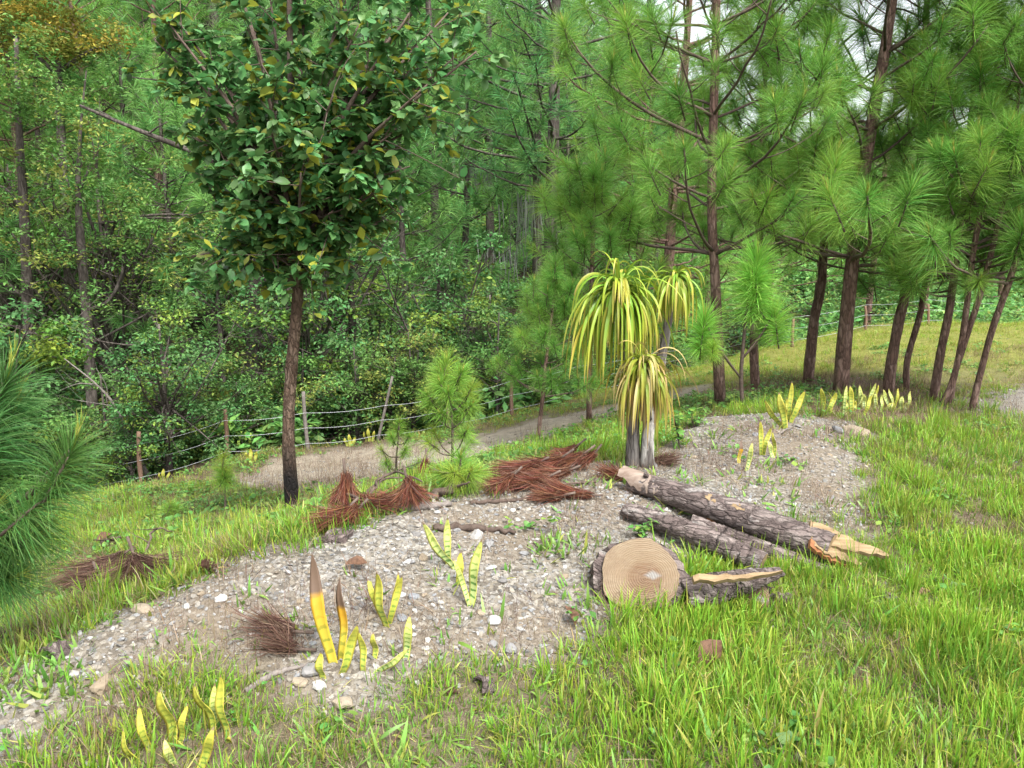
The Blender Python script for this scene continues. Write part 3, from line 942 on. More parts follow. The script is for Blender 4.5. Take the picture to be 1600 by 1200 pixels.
# ------------------------------------------------------------------ pines
def needle_tuft_arrays(elev, nn, length, width, axis_len, seed, nseg=3, hang=1.0):
    """needles round a shoot that points along +X raised by elev"""
    rg = np.random.default_rng(seed)
    mb = MB()
    ax = np.array((math.cos(elev), 0, math.sin(elev)))
    u = np.array((0, 1.0, 0))
    w = np.cross(ax, u)
    t = rg.random(nn) ** .75
    base = ax * ((t - 1) * axis_len)[:, None]
    a = rg.random(nn) * 2 * math.pi
    sp = (1.45 - 1.05 * t ** 1.6) + rg.normal(0, .13, nn)
    d = ax * np.cos(sp)[:, None] + (u * np.cos(a)[:, None] + w * np.sin(a)[:, None]) * np.sin(sp)[:, None]
    L = length * (.72 + .36 * rg.random(nn)) * (.75 + .25 * np.sin(np.minimum(t * 2.2, 1.57)))
    dr = hang * (.18 + .34 * rg.random(nn)) * (1.2 - .6 * t)
    strips(mb, base, d, L, width * (.7 + .6 * rg.random(nn)), dr, nseg, rnd=rg.random(nn) * .22, rg=rg, wprof=lambda q: 1 - q ** 3 * .9)
    return mb

ELEV = [R(88), R(62), R(38), R(15), R(-8)]
TUFT = {}
def tuft_mesh(kind, e, v):
    key = (kind, e, v)
    if key not in TUFT:
        nn, ln, wd, al, mat, candle = {'near': (300, .31, .0030, .26, 'needle', .09), 'edge': (460, .27, .0026, .24, 'needle_edge', .13), 'young': (230, .20, .0028, .17, 'needle_bright', .05),
                               'sap': (520, .29, .0036, .30, 'needle_sap', .08), 'blue': (170, .30, .0042, .26, 'needle_blue', 0)}[kind]
        mb = needle_tuft_arrays(ELEV[e], nn, ln, wd, al, 50 + e * 7 + v + len(kind) * 31, 4)
        ax = np.array((math.cos(ELEV[e]), 0, math.sin(ELEV[e])))
        tube(mb, [-ax * al * 1.1, -ax * al * .4, ax * .005], [.008, .007, .005], 5, mat=1)
        if candle and v != 2:
            up = norm(ax + np.array((0, 0, .5)))
            nb = 26
            rg = np.random.default_rng(e * 5 + v)
            tt = rg.random(nb)
            bd = norm(up + rg.normal(0, .22, (nb, 3)))
            strips(mb, ax * .0 + up * (tt * candle)[:, None], bd, candle * .8, .004, .0, 2, rg=rg, mat=2)
            tube(mb, [ax * 0, up * candle], [.006, .003], 5, mat=2)
        TUFT[key] = mb.mesh("needle_tuft", [M[mat], M['twig'], M['candle']])
    return TUFT[key]

def limb_path(rg, p0, az, L, rise, curl):
    h = np.array((math.cos(az), math.sin(az), 0))
    pts = [p0]
    n = 6
    az2 = az
    p = np.array(p0, float)
    for k in range(n):
        t = (k + .5) / n
        e = rise + curl * t * t + rg.normal(0, .07)
        az2 += rg.normal(0, .1)
        p = p + np.array((math.cos(az2) * math.cos(e), math.sin(az2) * math.cos(e), math.sin(e))) * L / n
        pts.append(p.copy())
    return np.array(pts)

def pine_layout(rg, trunk, h0, h1, whorl_gap, Lfun, rise=.15, curl=.7, per=(3, 5), sub=1.0, tscale=1.0, azs=None, spacing=.42):
    """limbs as (list of (path, r0)), tufts as (pos, elev index, yaw, scale) for each limb"""
    zt = trunk[:, 2]
    limbs = []
    h = h0
    while h < h1:
        n = rg.integers(per[0], per[1] + 1)
        a0 = rg.random() * 6.28
        for k in range(n):
            hh = h + rg.normal(0, .05)
            f = min(1.0, max(0.0, (hh - h0) / max(.01, (h1 - h0))))
            L = Lfun(f) * (.7 + .5 * rg.random())
            az = a0 + k * 6.283 / n + rg.normal(0, .25)
            p0 = np.array([np.interp(hh, zt, trunk[:, c]) for c in range(2)] + [hh])
            path = limb_path(rg, p0, az, L, rise + .5 * f + rg.normal(0, .12), curl)
            paths = [(path, .006 + .0075 * L)]
            tufts = []
            def end_tuft(pp, s=1.0):
                d = pp[-1] - pp[-2]
                tufts.append((pp[-1], math.atan2(d[2], math.hypot(d[0], d[1])) + .15, math.atan2(d[1], d[0]), tscale * s))
            end_tuft(path, 1.05)
            ns = int(max(0, round((L / spacing - .4) * sub)))
            for q in range(ns):
                t = .35 + .6 * (q + rg.random()) / max(1, ns)
                i = min(len(path) - 2, int(t * (len(path) - 1)))
                b0 = path[i] + (path[i + 1] - path[i]) * (t * (len(path) - 1) - i)
                da = (1 if (q % 2) else -1) * (.5 + .6 * rg.random())
                d = path[i + 1] - path[i]
                sl = (.22 + .35 * rg.random()) * (1.25 - .5 * t) * min(1.3, .6 + L * .4)
                spth = limb_path(rg, b0, math.atan2(d[1], d[0]) + da, sl, .15 + .3 * rg.random(), .8)
                paths.append((spth, .006))
                end_tuft(spth, .8 + .3 * rg.random())
            limbs.append((paths, tufts))
        h += whorl_gap * (.75 + .5 * rg.random())
    return limbs

def elev_index(e):
    return int(np.argmin([abs(e - q) for q in ELEV]))

def trunk_mesh(mb, trunk, radii, sides=12, rough=.07):
    tube(mb, trunk, radii, sides, rough, seed=int(abs(trunk[0][0]) * 100))

def detailed_pine(name, label, group, path, radii, h0, h1, gap, Lfun, kind='near', seed=1, leader=True, cat="pine tree", barkmat='bark_pine', pts=24, **kw):
    rg = np.random.default_rng(seed)
    base = np.array(path[0], float)
    W = smooth_path(path, pts)
    T = W - base
    root = thing(name, base, label, cat, group)
    mb = MB()
    trunk_mesh(mb, T, radii, 10 if radii[0] > .03 else 7)
    mb.build("trunk", M[barkmat], root)
    limbs = pine_layout(rg, T, h0, h1, gap, Lfun, **kw)
    ts = kw.get('tscale', 1.0)
    if leader:
        d = T[-1] - T[-2]
        limbs.append(([], [(T[-1] + np.array((0, 0, .08)), 1.5, 0., ts * 1.2)] + [(T[-1] - np.array((0, 0, .18 * ts)), 1.0, a, ts * .9) for a in (0.3, 2.4, 4.5)]))
    count = 0
    for paths, tufts in limbs:
        tufts = [t for t in tufts if t[0][2] < 3.0 or rg.random() > .2]
        if paths:
            mb = MB()
            o0 = paths[0][0][0]
            for pth, r in paths:
                tube(mb, smooth_path(pth - o0, 9), [r, r * .45], 6)
            lo = mb.build("limb", M['twig'], root, loc=o0)
        else:
            lo, o0 = None, np.zeros(3)
        for pos, e, yaw, s in tufts:
            count += 1
            o = link("needle_tuft", tuft_mesh(kind, elev_index(e), int(rg.integers(0, 5))), lo or root, pos - o0)
            s *= rg.uniform(.72, 1.15)
            o.rotation_euler = (rg.normal(0, .12), rg.normal(0, .12), yaw)
            o.scale = (s, s, s * rg.uniform(.9, 1.1))
    return root

def up(px, py, Y, *more):
    """trunk path from pixels at one depth"""
    g = ground(px, py) if Y is None else at(px, py, Y)
    Y = g[1]
    return [g] + [at(a, b, Y + (c[0] if c else 0)) for a, b, *c in more]

GR = "young pines in the row along the clearing"
def taper(L0, L1=.35):
    return lambda f: L0 * (1 - f) + L1 * f

detailed_pine("pine_tree", "tall slim pine with straight trunk rising behind the three headed pine sapling", GR,
              up(1125, 633, None, (1118, 450), (1112, 300), (1120, 0), (1124, -350, .1), (1126, -560, .1)), [0.0617, 0.047, 0.0416, 0.0302, 0.0155], 1.55, 7.6, .42, taper(1.9), seed=3, per=(4, 5), sub=1.0)
detailed_pine("pine_tree", "thickest pine of the row, its trunk leaning beside the yellow snake plants", GR,
              up(1312, 622, None, (1325, 470), (1345, 300), (1370, 150), (1395, -10), (1415, -300), (1430, -560)), [0.0839, 0.0671, 0.057, 0.0402, 0.0155], 1.5, 7.4, .4, taper(2.1), seed=8, per=(4, 5), sub=1.0)
detailed_pine("pine_tree", "dark trunked pine with a twin stem close behind the thickest leaning pine", GR,
              up(1262, 597, None, (1272, 500), (1285, 430), (1290, 250), (1290, 0)), [0.0671, 0.0604, 0.0503, 0.0335, 0.0155], 1.9, 6.0, .5, taper(1.7), seed=12, per=(3, 5))
detailed_pine("pine_tree", "crooked pine trunk bowed near its foot beside the snake plant row", GR,
              up(1388, 612, None, (1392, 570), (1405, 500), (1425, 400), (1440, 200), (1450, -50), (1455, -200)), [0.0671, 0.057, 0.0503, 0.0335, 0.0155], 1.35, 6.0, .42, taper(1.5), seed=15, per=(3, 5))
detailed_pine("pine_tree", "thin curved pine between the bowed pine and the straight reddish one", GR,
              up(1416, 608, None, (1418, 560), (1440, 480), (1450, 380), (1460, 200), (1470, 80)), [0.0369, 0.0335, 0.0302, 0.0155], 1.2, 4.2, .45, taper(1.0), seed=18, per=(3, 4))
detailed_pine("pine_tree", "straight reddish pine trunk, next after the thin curved pine", GR,
              up(1458, 628, None, (1468, 560), (1484, 480), (1500, 350), (1520, 150), (1530, -50)), [0.047, 0.0402, 0.0335, 0.0155], 1.2, 5.2, .42, taper(1.3), seed=21, per=(3, 5))
detailed_pine("pine_tree", "grey slender pine leaning across the foot of a darker crooked stem", GR,
              up(1472, 634, None, (1490, 590), (1505, 520), (1520, 400), (1545, 250), (1560, 100)), [0.0335, 0.0302, 0.0268, 0.0116], 1.2, 4.0, .45, taper(1.0), seed=23, per=(3, 4))
detailed_pine("pine_tree", "darker crooked pine stem behind the grey slender leaning pine", GR,
              up(1484, 634, None, (1490, 590), (1512, 520), (1540, 430), (1580, 250), (1600, 50)), [0.0335, 0.0302, 0.0268, 0.0116], 1.3, 4.6, .45, taper(1.1), seed=25, per=(3, 4))
detailed_pine("pine_tree", "strongly leaning thin pine at the edge of the bare gravel road", GR,
              up(1518, 642, None, (1530, 590), (1552, 510), (1580, 430), (1615, 300), (1650, 120), (1680, -80)), [0.0335, 0.0302, 0.0302, 0.0235, 0.0116], 1.25, 4.6, .42, taper(1.3), seed=27, per=(4, 5))
detailed_pine("pine_tree", "short dark pine trunk standing behind the slim three headed sapling", GR,
              up(1180, 606, None, (1178, 540), (1185, 440), (1190, 250), (1200, 60)), [0.057, 0.0537, 0.0436, 0.0155], 1.75, 4.8, .48, taper(1.4), seed=29, per=(3, 5))
detailed_pine("pine_tree", "slim pine standing between the path and the strap leaved palm", None,
              up(920, 657, None, (922, 560), (925, 420), (928, 330), (930, 275)), [0.0335, 0.0282, 0.0232, 0.00929], .95, 2.75, .34, taper(.85, .25), seed=31, per=(4, 5), tscale=.9, spacing=.34)
detailed_pine("pine_tree", "small bushy pine growing at the near edge of the sandy path", None,
              up(840, 688, None, (848, 620), (856, 540), (868, 450), (870, 432)), [0.0242, 0.0215, 0.0155, 0.00619], .5, 1.6, .22, taper(.5, .18), seed=33, per=(4, 5), tscale=.62, spacing=.2)

# saplings
def sapling(label, path, r, heads, kind, extra=(), cat="pine sapling", group="pine saplings"):
    base = np.array(path[0], float)
    root = thing("pine_sapling", base, label, cat, group)
    T = smooth_path(path, 12) - base
    mb = MB()
    tube(mb, T, [r, r * .7, r * .5], 7, .08)
    mb.build("trunk", M['twig'], root)
    for (pos, stem, e, yaw, s, kd) in heads:
        pos = np.array(pos) - base
        if stem is not None:
            st = np.array(stem) - base
            mb = MB()
            mid = (st + pos) / 2 + np.array((0, 0, -.03))
            tube(mb, smooth_path([st, mid, pos], 7), [r * .5, r * .35], 6)
            mb.build("limb", M['twig'], root)
        o = link("needle_tuft", tuft_mesh(kd or kind, elev_index(e), random.choice((0, 1))), root, pos)
        o.rotation_euler = (random.gauss(0, .08), random.gauss(0, .08), yaw)
        o.scale = (s,) * 3
    return root

g = ground(1160, 641)
Y = g[1]
b = lambda px, py, dy=0: at(px, py, Y + dy)
sapling("slim pine sapling with three bright bushy heads beside the strap leaved palm", [g, b(1158, 580), b(1165, 500), b(1172, 450), b(1180, 400)], .022,
        [(b(1182, 402), None, 1.5, 0, 1.35, None), (b(1176, 440), None, 1.4, 1, 1.3, None), (b(1180, 425), None, 1.1, 4, .9, None), (b(1172, 460), None, .9, 2.5, .8, None),
         (b(1100, 500), b(1157, 590), 1.5, 2.8, 1.15, None), (b(1104, 512, .1), b(1157, 590), 1.0, 4.5, .8, None), (b(1210, 488), b(1160, 560), 1.5, .3, 1.05, None), (b(1205, 500, .15), b(1160, 560), .9, 5.2, .8, None),
         (b(1090, 545), None, .9, 3.6, .5, None), (b(1115, 540, -.1), None, 1.0, 4.6, .6, None)], 'sap')
g = ground(706, 742); Y = g[1]
hd = []
for yc, rx, nn_, ee, sc_ in ((590, 24, 4, 1.15, .72), (612, 36, 5, .95, .75), (640, 36, 4, .75, .62), (682, 42, 4, .6, .62)):
    for k in range(nn_):
        a = k * 6.283 / nn_ + yc * .1
        hd.append((b(703 + rx * math.cos(a), yc + 9 * math.sin(a * 2), .2 * math.sin(a)), b(706, yc + 30), ee, a, sc_ * random.uniform(.85, 1.1), None))
hd += [(b(697, 566), None, 1.5, 0, 1.0, None), (b(690, 582), None, 1.1, 2.5, .9, None), (b(715, 585), None, 1.1, .3, .9, None)]
sapling("bright yellow green pine sapling standing in front of the sandy path", [g, b(707, 690), b(705, 640), b(697, 570)], .011, hd, 'young')
g = ground(715, 768); Y = g[1]
sapling("low bright pine seedling rising behind the dead branch pile", [g, b(716, 745), b(720, 722)], .012,
        [(b(720, 715), None, 1.5, 0, .8, None)] + [(b(717 + 28 * math.cos(a), 738, .12 * math.sin(a)), b(716, 752), .7, a, .75, None) for a in (0, 1.1, 2.2, 3.3, 4.4, 5.4)], 'young')
g = ground(620, 752); Y = g[1]
sapling("thin sparse pine sapling beside the bright sapling", [g, b(619, 720), b(622, 690), b(624, 665)], .011,
        [(b(624, 660), None, 1.5, 0, .7, None)] + [(b(621 + (18 + q * 7) * math.cos(a), 682 + q * 20, .14 * math.sin(a)), b(620, 694 + q * 20), .9, a, .5, None) for q in range(3) for a in (q, 2.1 + q, 4.2 + q)], 'young')
g = ground(352, 803); Y = g[1]
sapling("small round headed pine seedling on a bare stem near the scorched oak", [g, b(352, 770), b(350, 735)], .012,
        [(b(349, 716), None, 1.5, 0, .78, None), (b(352, 738), None, 1.1, .4, .75, None), (b(346, 738), None, 1.0, 2.6, .75, None), (b(350, 745, -.05), None, .6, 4.6, .7, None), (b(350, 740, .05), None, .6, 1.6, .7, None)], 'young')
g = ground(268, 810); Y = g[1]
sapling("tiny feathery pine seedling low in the grass below the fence", [g, b(268, 790)], .006, [(b(266, 788), None, 1.0, 1, .6, None), (b(262, 795), None, .5, 3, .6, None), (b(276, 795), None, .5, .2, .6, None)], 'young')
# near pine at the picture's edge
Y = 2.55
g = np.array((-2.05, 2.9, Hs(-2.05, 2.9)))
hd = [(b(8, 600, .1), b(-70, 760, .3), 1.3, .4, .85, 'edge'), (b(20, 650, .15), b(-70, 760, .3), 1.1, .6, .8, 'edge'), (b(-30, 650, .0), None, 1.2, 2., .85, 'edge'),
      (b(112, 705, -.05), b(-60, 850, .3), .95, .3, .75, 'edge'), (b(80, 770, -.05), b(-60, 850, .3), .6, .3, .8, 'edge'), (b(30, 800, .1), None, .4, .2, .85, 'edge'), (b(55, 840, .1), b(-70, 880, .3), .1, -.2, .75, 'edge'),
      (b(-30, 740, .1), None, .6, .5, .9, 'edge'), (b(0, 860, .2), None, .2, -.6, .85, 'edge'), (b(10, 905, .1), b(-70, 900, .3), 0., -.3, .8, 'edge'), (b(-40, 900, .1), None, .3, .3, .85, 'edge'), (b(-30, 820, 0), None, .5, 0, .85, 'edge')]
sapling("bushy long needled young pine close beside the mound, branches reaching inward", [g, b(-95, 900, .35), b(-80, 750, .35), b(-40, 500, .3)], .03, hd, 'edge', cat="pine tree", group=None)

# ------------------------------------------------------------------ mid and far pines: trunk and one crown each
def crown_from(limbs, rg, nn, width, length, matn, hang=1.0, nseg=2):
    mb = MB()
    var = [[needle_tuft_arrays(e, nn, length, width, .26, 900 + i * 5 + v, nseg, hang).arrays() for v in range(2)] for i, e in enumerate(ELEV)]
    for paths, tufts in limbs:
        for pos, e, yaw, s in tufts:
            V, T, Q, ti, rn = var[elev_index(e)][int(rg.integers(0, 2))]
            c, s_ = math.cos(yaw), math.sin(yaw)
            X = np.stack([V[:, 0] * c - V[:, 1] * s_, V[:, 0] * s_ + V[:, 1] * c, V[:, 2]], -1) * s + pos
            mb.add(X, T, Q, ti, rn + rg.random())
    return mb

def merged_pine(seed, H_, h0, Lmax, gap, nn, width, length, matn, tscale=1.0, rtrunk=.16, per=(4, 6), spacing=.5, lean=.02):
    rg = np.random.default_rng(seed)
    n = 9
    zs = np.linspace(0, H_, n)
    T = np.stack([np.cumsum(rg.normal(0, lean, n)) * zs / H_ * 3, np.cumsum(rg.normal(0, lean, n)) * zs / H_ * 3, zs], -1)
    T = smooth_path(T, 16)
    limbs = pine_layout(rg, T, h0, H_ - .2, gap, lambda f: Lmax * (1 - f ** 1.6) ** .8 + .4, rise=.05, curl=.7, per=per, sub=1.0, tscale=tscale, spacing=spacing)
    limbs.append(([], [(T[-1], 1.5, 0., tscale)]))
    tb = MB()
    trunk_mesh(tb, T, [rtrunk, rtrunk * .75, rtrunk * .2], 9)
    h = h0 * .35
    while h < h0:                # bare dead limbs below the crown
        a = rg.random() * 6.28
        p0 = np.array([np.interp(h, T[:, 2], T[:, 0]), np.interp(h, T[:, 2], T[:, 1]), h])
        tube(tb, limb_path(rg, p0, a, rg.uniform(.5, 1.6), .1, .2), [.03, .008], 5)
        h += rg.uniform(.4, 1.0)
    for paths, _ in limbs:
        for pth, r in paths:
            tube(tb, pth, [r * 1.25, r * .4], 5, cap=False)
    return tb.mesh("trunk", M['bark_far'] if matn != 'needle' else M['bark_pine']), crown_from(limbs, rg, nn, width, length, matn).mesh("crown", M[matn])

PINE = {
    'mid1': merged_pine(61, 7.5, 1.7, 2.0, .5, 60, .008, .31, 'needle', rtrunk=.09, spacing=.46),
    'mid2': merged_pine(62, 9.5, 2.6, 2.3, .6, 60, .008, .32, 'needle', rtrunk=.11, spacing=.5),
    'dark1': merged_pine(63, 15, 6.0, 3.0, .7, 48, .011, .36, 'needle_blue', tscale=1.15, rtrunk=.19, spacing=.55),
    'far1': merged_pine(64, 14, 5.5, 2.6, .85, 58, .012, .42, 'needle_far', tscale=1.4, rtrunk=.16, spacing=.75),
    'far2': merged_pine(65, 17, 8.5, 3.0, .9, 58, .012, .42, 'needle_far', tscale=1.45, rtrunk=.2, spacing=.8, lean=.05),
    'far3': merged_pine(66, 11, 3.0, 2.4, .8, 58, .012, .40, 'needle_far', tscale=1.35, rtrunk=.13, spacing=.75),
}

def plant_tree(name, parts, x, y, label, cat, group=None, yaw=None, s=1.0, z=None, sink=.1):
    root = thing(name, (x, y, (Hs(x, y) if z is None else z) - sink), label, cat, group)
    root.rotation_euler = (random.gauss(0, .02), random.gauss(0, .02), random.uniform(0, 6.28) if yaw is None else yaw)
    root.scale = (s,) * 3
    for nm, me in zip(("trunk", "crown"), parts):
        link(nm, me, root)
    return root

# ------------------------------------------------------------------ broadleaf trees and bushes
def leafy_tree(seed, H_, clumps, leaves_per, lsize, matn, wr=.5, rtrunk=.08, fork=.4, barkm='bark_far', detail=False, clump_r=.45, flat=.7):
    """trunk with forked limbs ending in clumps of leaves; clumps = list of centres"""
    random.seed(seed)
    rg = np.random.default_rng(seed)
    tb, lb = MB(), MB()
    top = np.array((rg.normal(0, .1), rg.normal(0, .1), H_ * .8))
    T = smooth_path([(0, 0, -.1), (rg.normal(0, .08) * H_ * .2, rg.normal(0, .08) * H_ * .2, H_ * .35), top], 10)
    tube(tb, T, [rtrunk, rtrunk * .7, rtrunk * .25], 8, .08)
    for c in clumps:
        c = np.array(c, float)
        i = int(rg.integers(3, 9))
        p0 = T[i] if T[i][2] < c[2] else T[max(2, i - 3)]
        mid = (p0 + c) / 2 + rg.normal(0, .08, 3) * H_ * .15
        tube(tb, smooth_path([p0, mid, c], 7), [rtrunk * .4, rtrunk * .12], 5, cap=False)
        for k in range(3):
            tube(tb, smooth_path([mid * .4 + c * .6, c + rg.normal(0, .6, 3) * clump_r], 3), [rtrunk * .12, rtrunk * .05], 4, cap=False)
        n = int(leaves_per * rg.uniform(.5, 1.35))
        hue = rg.random()
        cr_ = clump_r * rg.uniform(.5, .95)
        q = norm(rg.normal(size=(n, 3))) * (cr_ * rg.random(n) ** .5)[:, None] * np.array((1, 1, flat * rg.uniform(.5, 1.1)))
        for p in q:
            yaw = math.atan2(p[1], p[0]) + rg.normal(0, .8)
            leaf(lb, c + p, yaw, rg.normal(-.1, .45), lsize * rg.uniform(.6, 1.25), wr, rg.normal(0, .5), (hue + .16 * rg.random()) % 1, detail=detail)
    return tb.mesh("trunk", M[barkm]), lb.mesh("crown", M[matn])

def blob(rg, n, rx, rz, zc, hollow=.35, skew=0):
    q = norm(rg.normal(size=(n, 3))) * (hollow + (1 - hollow) * rg.random((n, 1)))
    q = q * np.array((rx, rx, rz)) * (1 + .25 * rg.normal(size=(n, 1)))
    q[:, 2] += zc
    q[:, 2] = np.maximum(q[:, 2], .15)
    return q

rg0 = np.random.default_rng(5)
BROAD = {
    'dark': leafy_tree(71, 4.0, blob(rg0, 50, 1.5, 1.7, 2.2), 130, .09, 'leaf_dark', .55, .07, clump_r=.5),
    'dark_big': leafy_tree(72, 6.5, blob(rg0, 60, 2.1, 2.4, 3.9), 125, .11, 'leaf_dark', .55, .11, clump_r=.62),
    'olive': leafy_tree(73, 7.5, blob(rg0, 70, 2.4, 2.6, 4.6, .25), 75, .12, 'leaf_olive', .42, .12, clump_r=.6, flat=.45),
    'olive_big': leafy_tree(74, 11, blob(rg0, 80, 3.2, 3.6, 7.0, .25), 75, .17, 'leaf_olive', .42, .17, clump_r=.85, flat=.45),
    'yellow': leafy_tree(75, 9, blob(rg0, 60, 2.8, 2.3, 6.6), 80, .2, 'leaf_yellow', .5, .15, clump_r=.8),
    'fresh': leafy_tree(76, 1.7, blob(rg0, 22, .6, .7, .9), 60, .09, 'leaf_fresh', .45, .03, clump_r=.28),
    'bush': leafy_tree(77, 2.2, blob(rg0, 34, 1.0, .9, 1.0), 120, .08, 'leaf_dark', .55, .04, clump_r=.38),
    'bush_olive': leafy_tree(78, 2.6, blob(rg0, 34, 1.1, 1.0, 1.2), 120, .075, 'leaf_olive', .5, .04, clump_r=.42),
}

MARKS = [(-60, "beside the long needled pine"), (90, "near the dead sapling"), (222, "behind the corner fence post"), (355, "behind the reddish fence post"), (460, "behind the scorched oak trunk"),
         (560, "behind the thin leaning fence stake"), (700, "behind the bright sapling"), (840, "behind the small path pine"), (925, "behind the slim pine by the path"), (1010, "behind the strap leaved palm"),
         (1125, "behind the tall slim pine"), (1262, "behind the twin stemmed pine"), (1320, "behind the thickest pine"), (1400, "behind the bowed pine"), (1480, "behind the reddish straight pine"), (1570, "behind the leaning thin pine")]
def mark(px):
    return min(MARKS, key=lambda m: abs(m[0] - px))[1]
def depth_word(Y):
    return "downslope" if Y < 30 else "midslope" if Y < 50 else "far upslope"

# named trees first
P = lambda px, Y: (px - 800) / F * (Y * cp - (Hs((px - 800) / F * Y, Y) - CAMZ) * sp)
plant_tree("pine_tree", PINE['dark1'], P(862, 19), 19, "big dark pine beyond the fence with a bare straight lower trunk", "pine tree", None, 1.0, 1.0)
plant_tree("pine_tree", PINE['far1'], P(35, 23), 23, "old pine with dark bare trunk deep in the forest at the picture's edge", "pine tree", None, .5, 1.0) if False else None

placed = []
def free(x, y, r):
    return all((x - a) ** 2 + (y - c) ** 2 > ((r + q) * .5) ** 2 for a, c, q in placed)

# pines behind the row, at the clearing's far side
for px, Y, kd, s, lb in ((1030, 15, 'mid2', 1., "pine rising behind the palm, beyond the sandy path"), (1100, 21, 'mid2', .9, "pine beyond the path, half hidden by the tall slim pine"),
                         (1200, 24, 'mid2', .9, "pine beyond the far fence behind the three headed sapling"), (1352, 19.5, 'mid2', .8, "pine with a lone dark trunk standing at the far fence"),
                         (1440, 25, 'mid2', .9, "pine beyond the far fence behind the bowed pine"), (1560, 27, 'mid2', .8, "pine beyond the far fence above the bare road"),
                         (990, 18, 'mid1', 1.05, "pine across the path behind the strap leaved palm"), (1270, 26, 'mid2', .85, "pine beyond the far fence behind the twin stemmed dark pine"),
                         (60, 21, 'mid2', 1.15, "bright crowned pine standing out above the olive trees by the grey stems"), (190, 23, 'mid2', 1.2, "bright crowned pine above the tree with the curving limb"), (255, 27, 'mid2', 1.35, "bright crowned pine high behind the oak's crown")):
    x = P(px, Y)
    plant_tree("pine_tree", PINE[kd], x, Y, lb, "pine tree", "pines across the clearing", None, s)
    placed.append((x, Y, 2.5))

for px, Y, kd, s, lb in ((300, 19, 'far3', .8, "deep crowned pine rising from the thicket beside the slender dark stem"), (640, 20, 'far3', .85, "deep crowned pine standing over the rounded dark tree"),
                         (725, 23, 'far3', .95, "pine rising from the ravine beside the big dark pine"), (560, 25, 'far1', .9, "tall pine behind the thin dark stem beyond the oak"),
                         (450, 22, 'far3', .9, "pine in the ravine straight behind the scorched oak's crown"), (215, 27, 'far1', .95, "tall pine on the slope above the fence corner")):
    x = P(px, Y)
    plant_tree("pine_tree", PINE[kd], x, Y, lb, "pine tree", "pines rising from the ravine", None, s)
    placed.append((x, Y, 2.0))
x = P(515, 13.2)
plant_tree("pine_tree", merged_pine(67, 1.7, .5, .45, .25, 60, .006, .26, 'needle_bright', .8, .03, (3, 5), .25), x, 13.2, "small bright pine just behind the fence by the grey stake", "pine tree")

# thicket just beyond the fence
def thicket(kind, px, Y, s, label, cat, name, group=None):
    x = P(px, Y)
    plant_tree(name, BROAD[kind], x, Y, label, cat, group, None, s)
    placed.append((x, Y, 1.5 * s))
thicket('dark_big', 480, 13.5, .85, "dense dark leaved tree directly behind the scorched oak", "tree", "broadleaf_tree")
thicket('dark', 690, 15, 1.15, "rounded dark tree with yellowing shoots behind the bright sapling", "tree", "broadleaf_tree")
thicket('dark', 600, 16.5, 1.2, "dark leafy tree between the oak and the rounded dark tree", "tree", "broadleaf_tree")
thicket('dark', 770, 17, 1.1, "dark leafy tree in front of the bare lower trunk of the big pine", "tree", "broadleaf_tree")
thicket('olive', 60, 20, 1.0, "olive green tree with fine foliage near the forest edge", "tree", "broadleaf_tree")
thicket('olive', 190, 18, 1.0, "olive green tree with several bare limbs above the fence corner", "tree", "broadleaf_tree")
thicket('olive', 330, 20, .95, "olive green tree left of the scorched oak in the ravine".replace("left of", "behind and beside"), "tree", "broadleaf_tree")
thicket('fresh', 318, 12.4, 1.0, "fresh yellow green shrub just behind the fence post", "shrub", "shrub")
thicket('fresh', 290, 12.0, .7, "small fresh green shrub at the fence wires", "shrub", "shrub")

GB = "dark bushes in the thicket beyond the fence"
for k in range(46):
    px = -160 + k * 27 + random.uniform(-15, 15)
    x0 = (px - 800) / F
    Yf = None
    for Y in np.arange(8, 26, .1):
        if beyond(np.array([x0 * Y * 1.02]), np.array([Y]))[0] > 0:
            Yf = Y
            break
    if Yf is None: continue
    Y = Yf + random.uniform(.9, 2.6)
    kd = random.choice(['bush', 'bush_olive', 'bush_olive', 'dark'])
    s = random.uniform(.5, 1.0) if kd == 'dark' else random.uniform(.4, 1.1)
    if px > 800: s *= .6
    x = P(px, Y)
    olive = kd == 'bush_olive'
    plant_tree("shrub" if kd != 'dark' else "broadleaf_tree", BROAD[kd], x, Y, {'bush': "dark leaved bush ", 'bush_olive': "olive leaved bush ", 'dark': "small dark leaved tree "}[kd] + mark(px) + (", close to the fence wires" if Y - Yf < 1.7 else ", deeper in the thicket"), "shrub" if kd != 'dark' else "tree", GB, None, s)

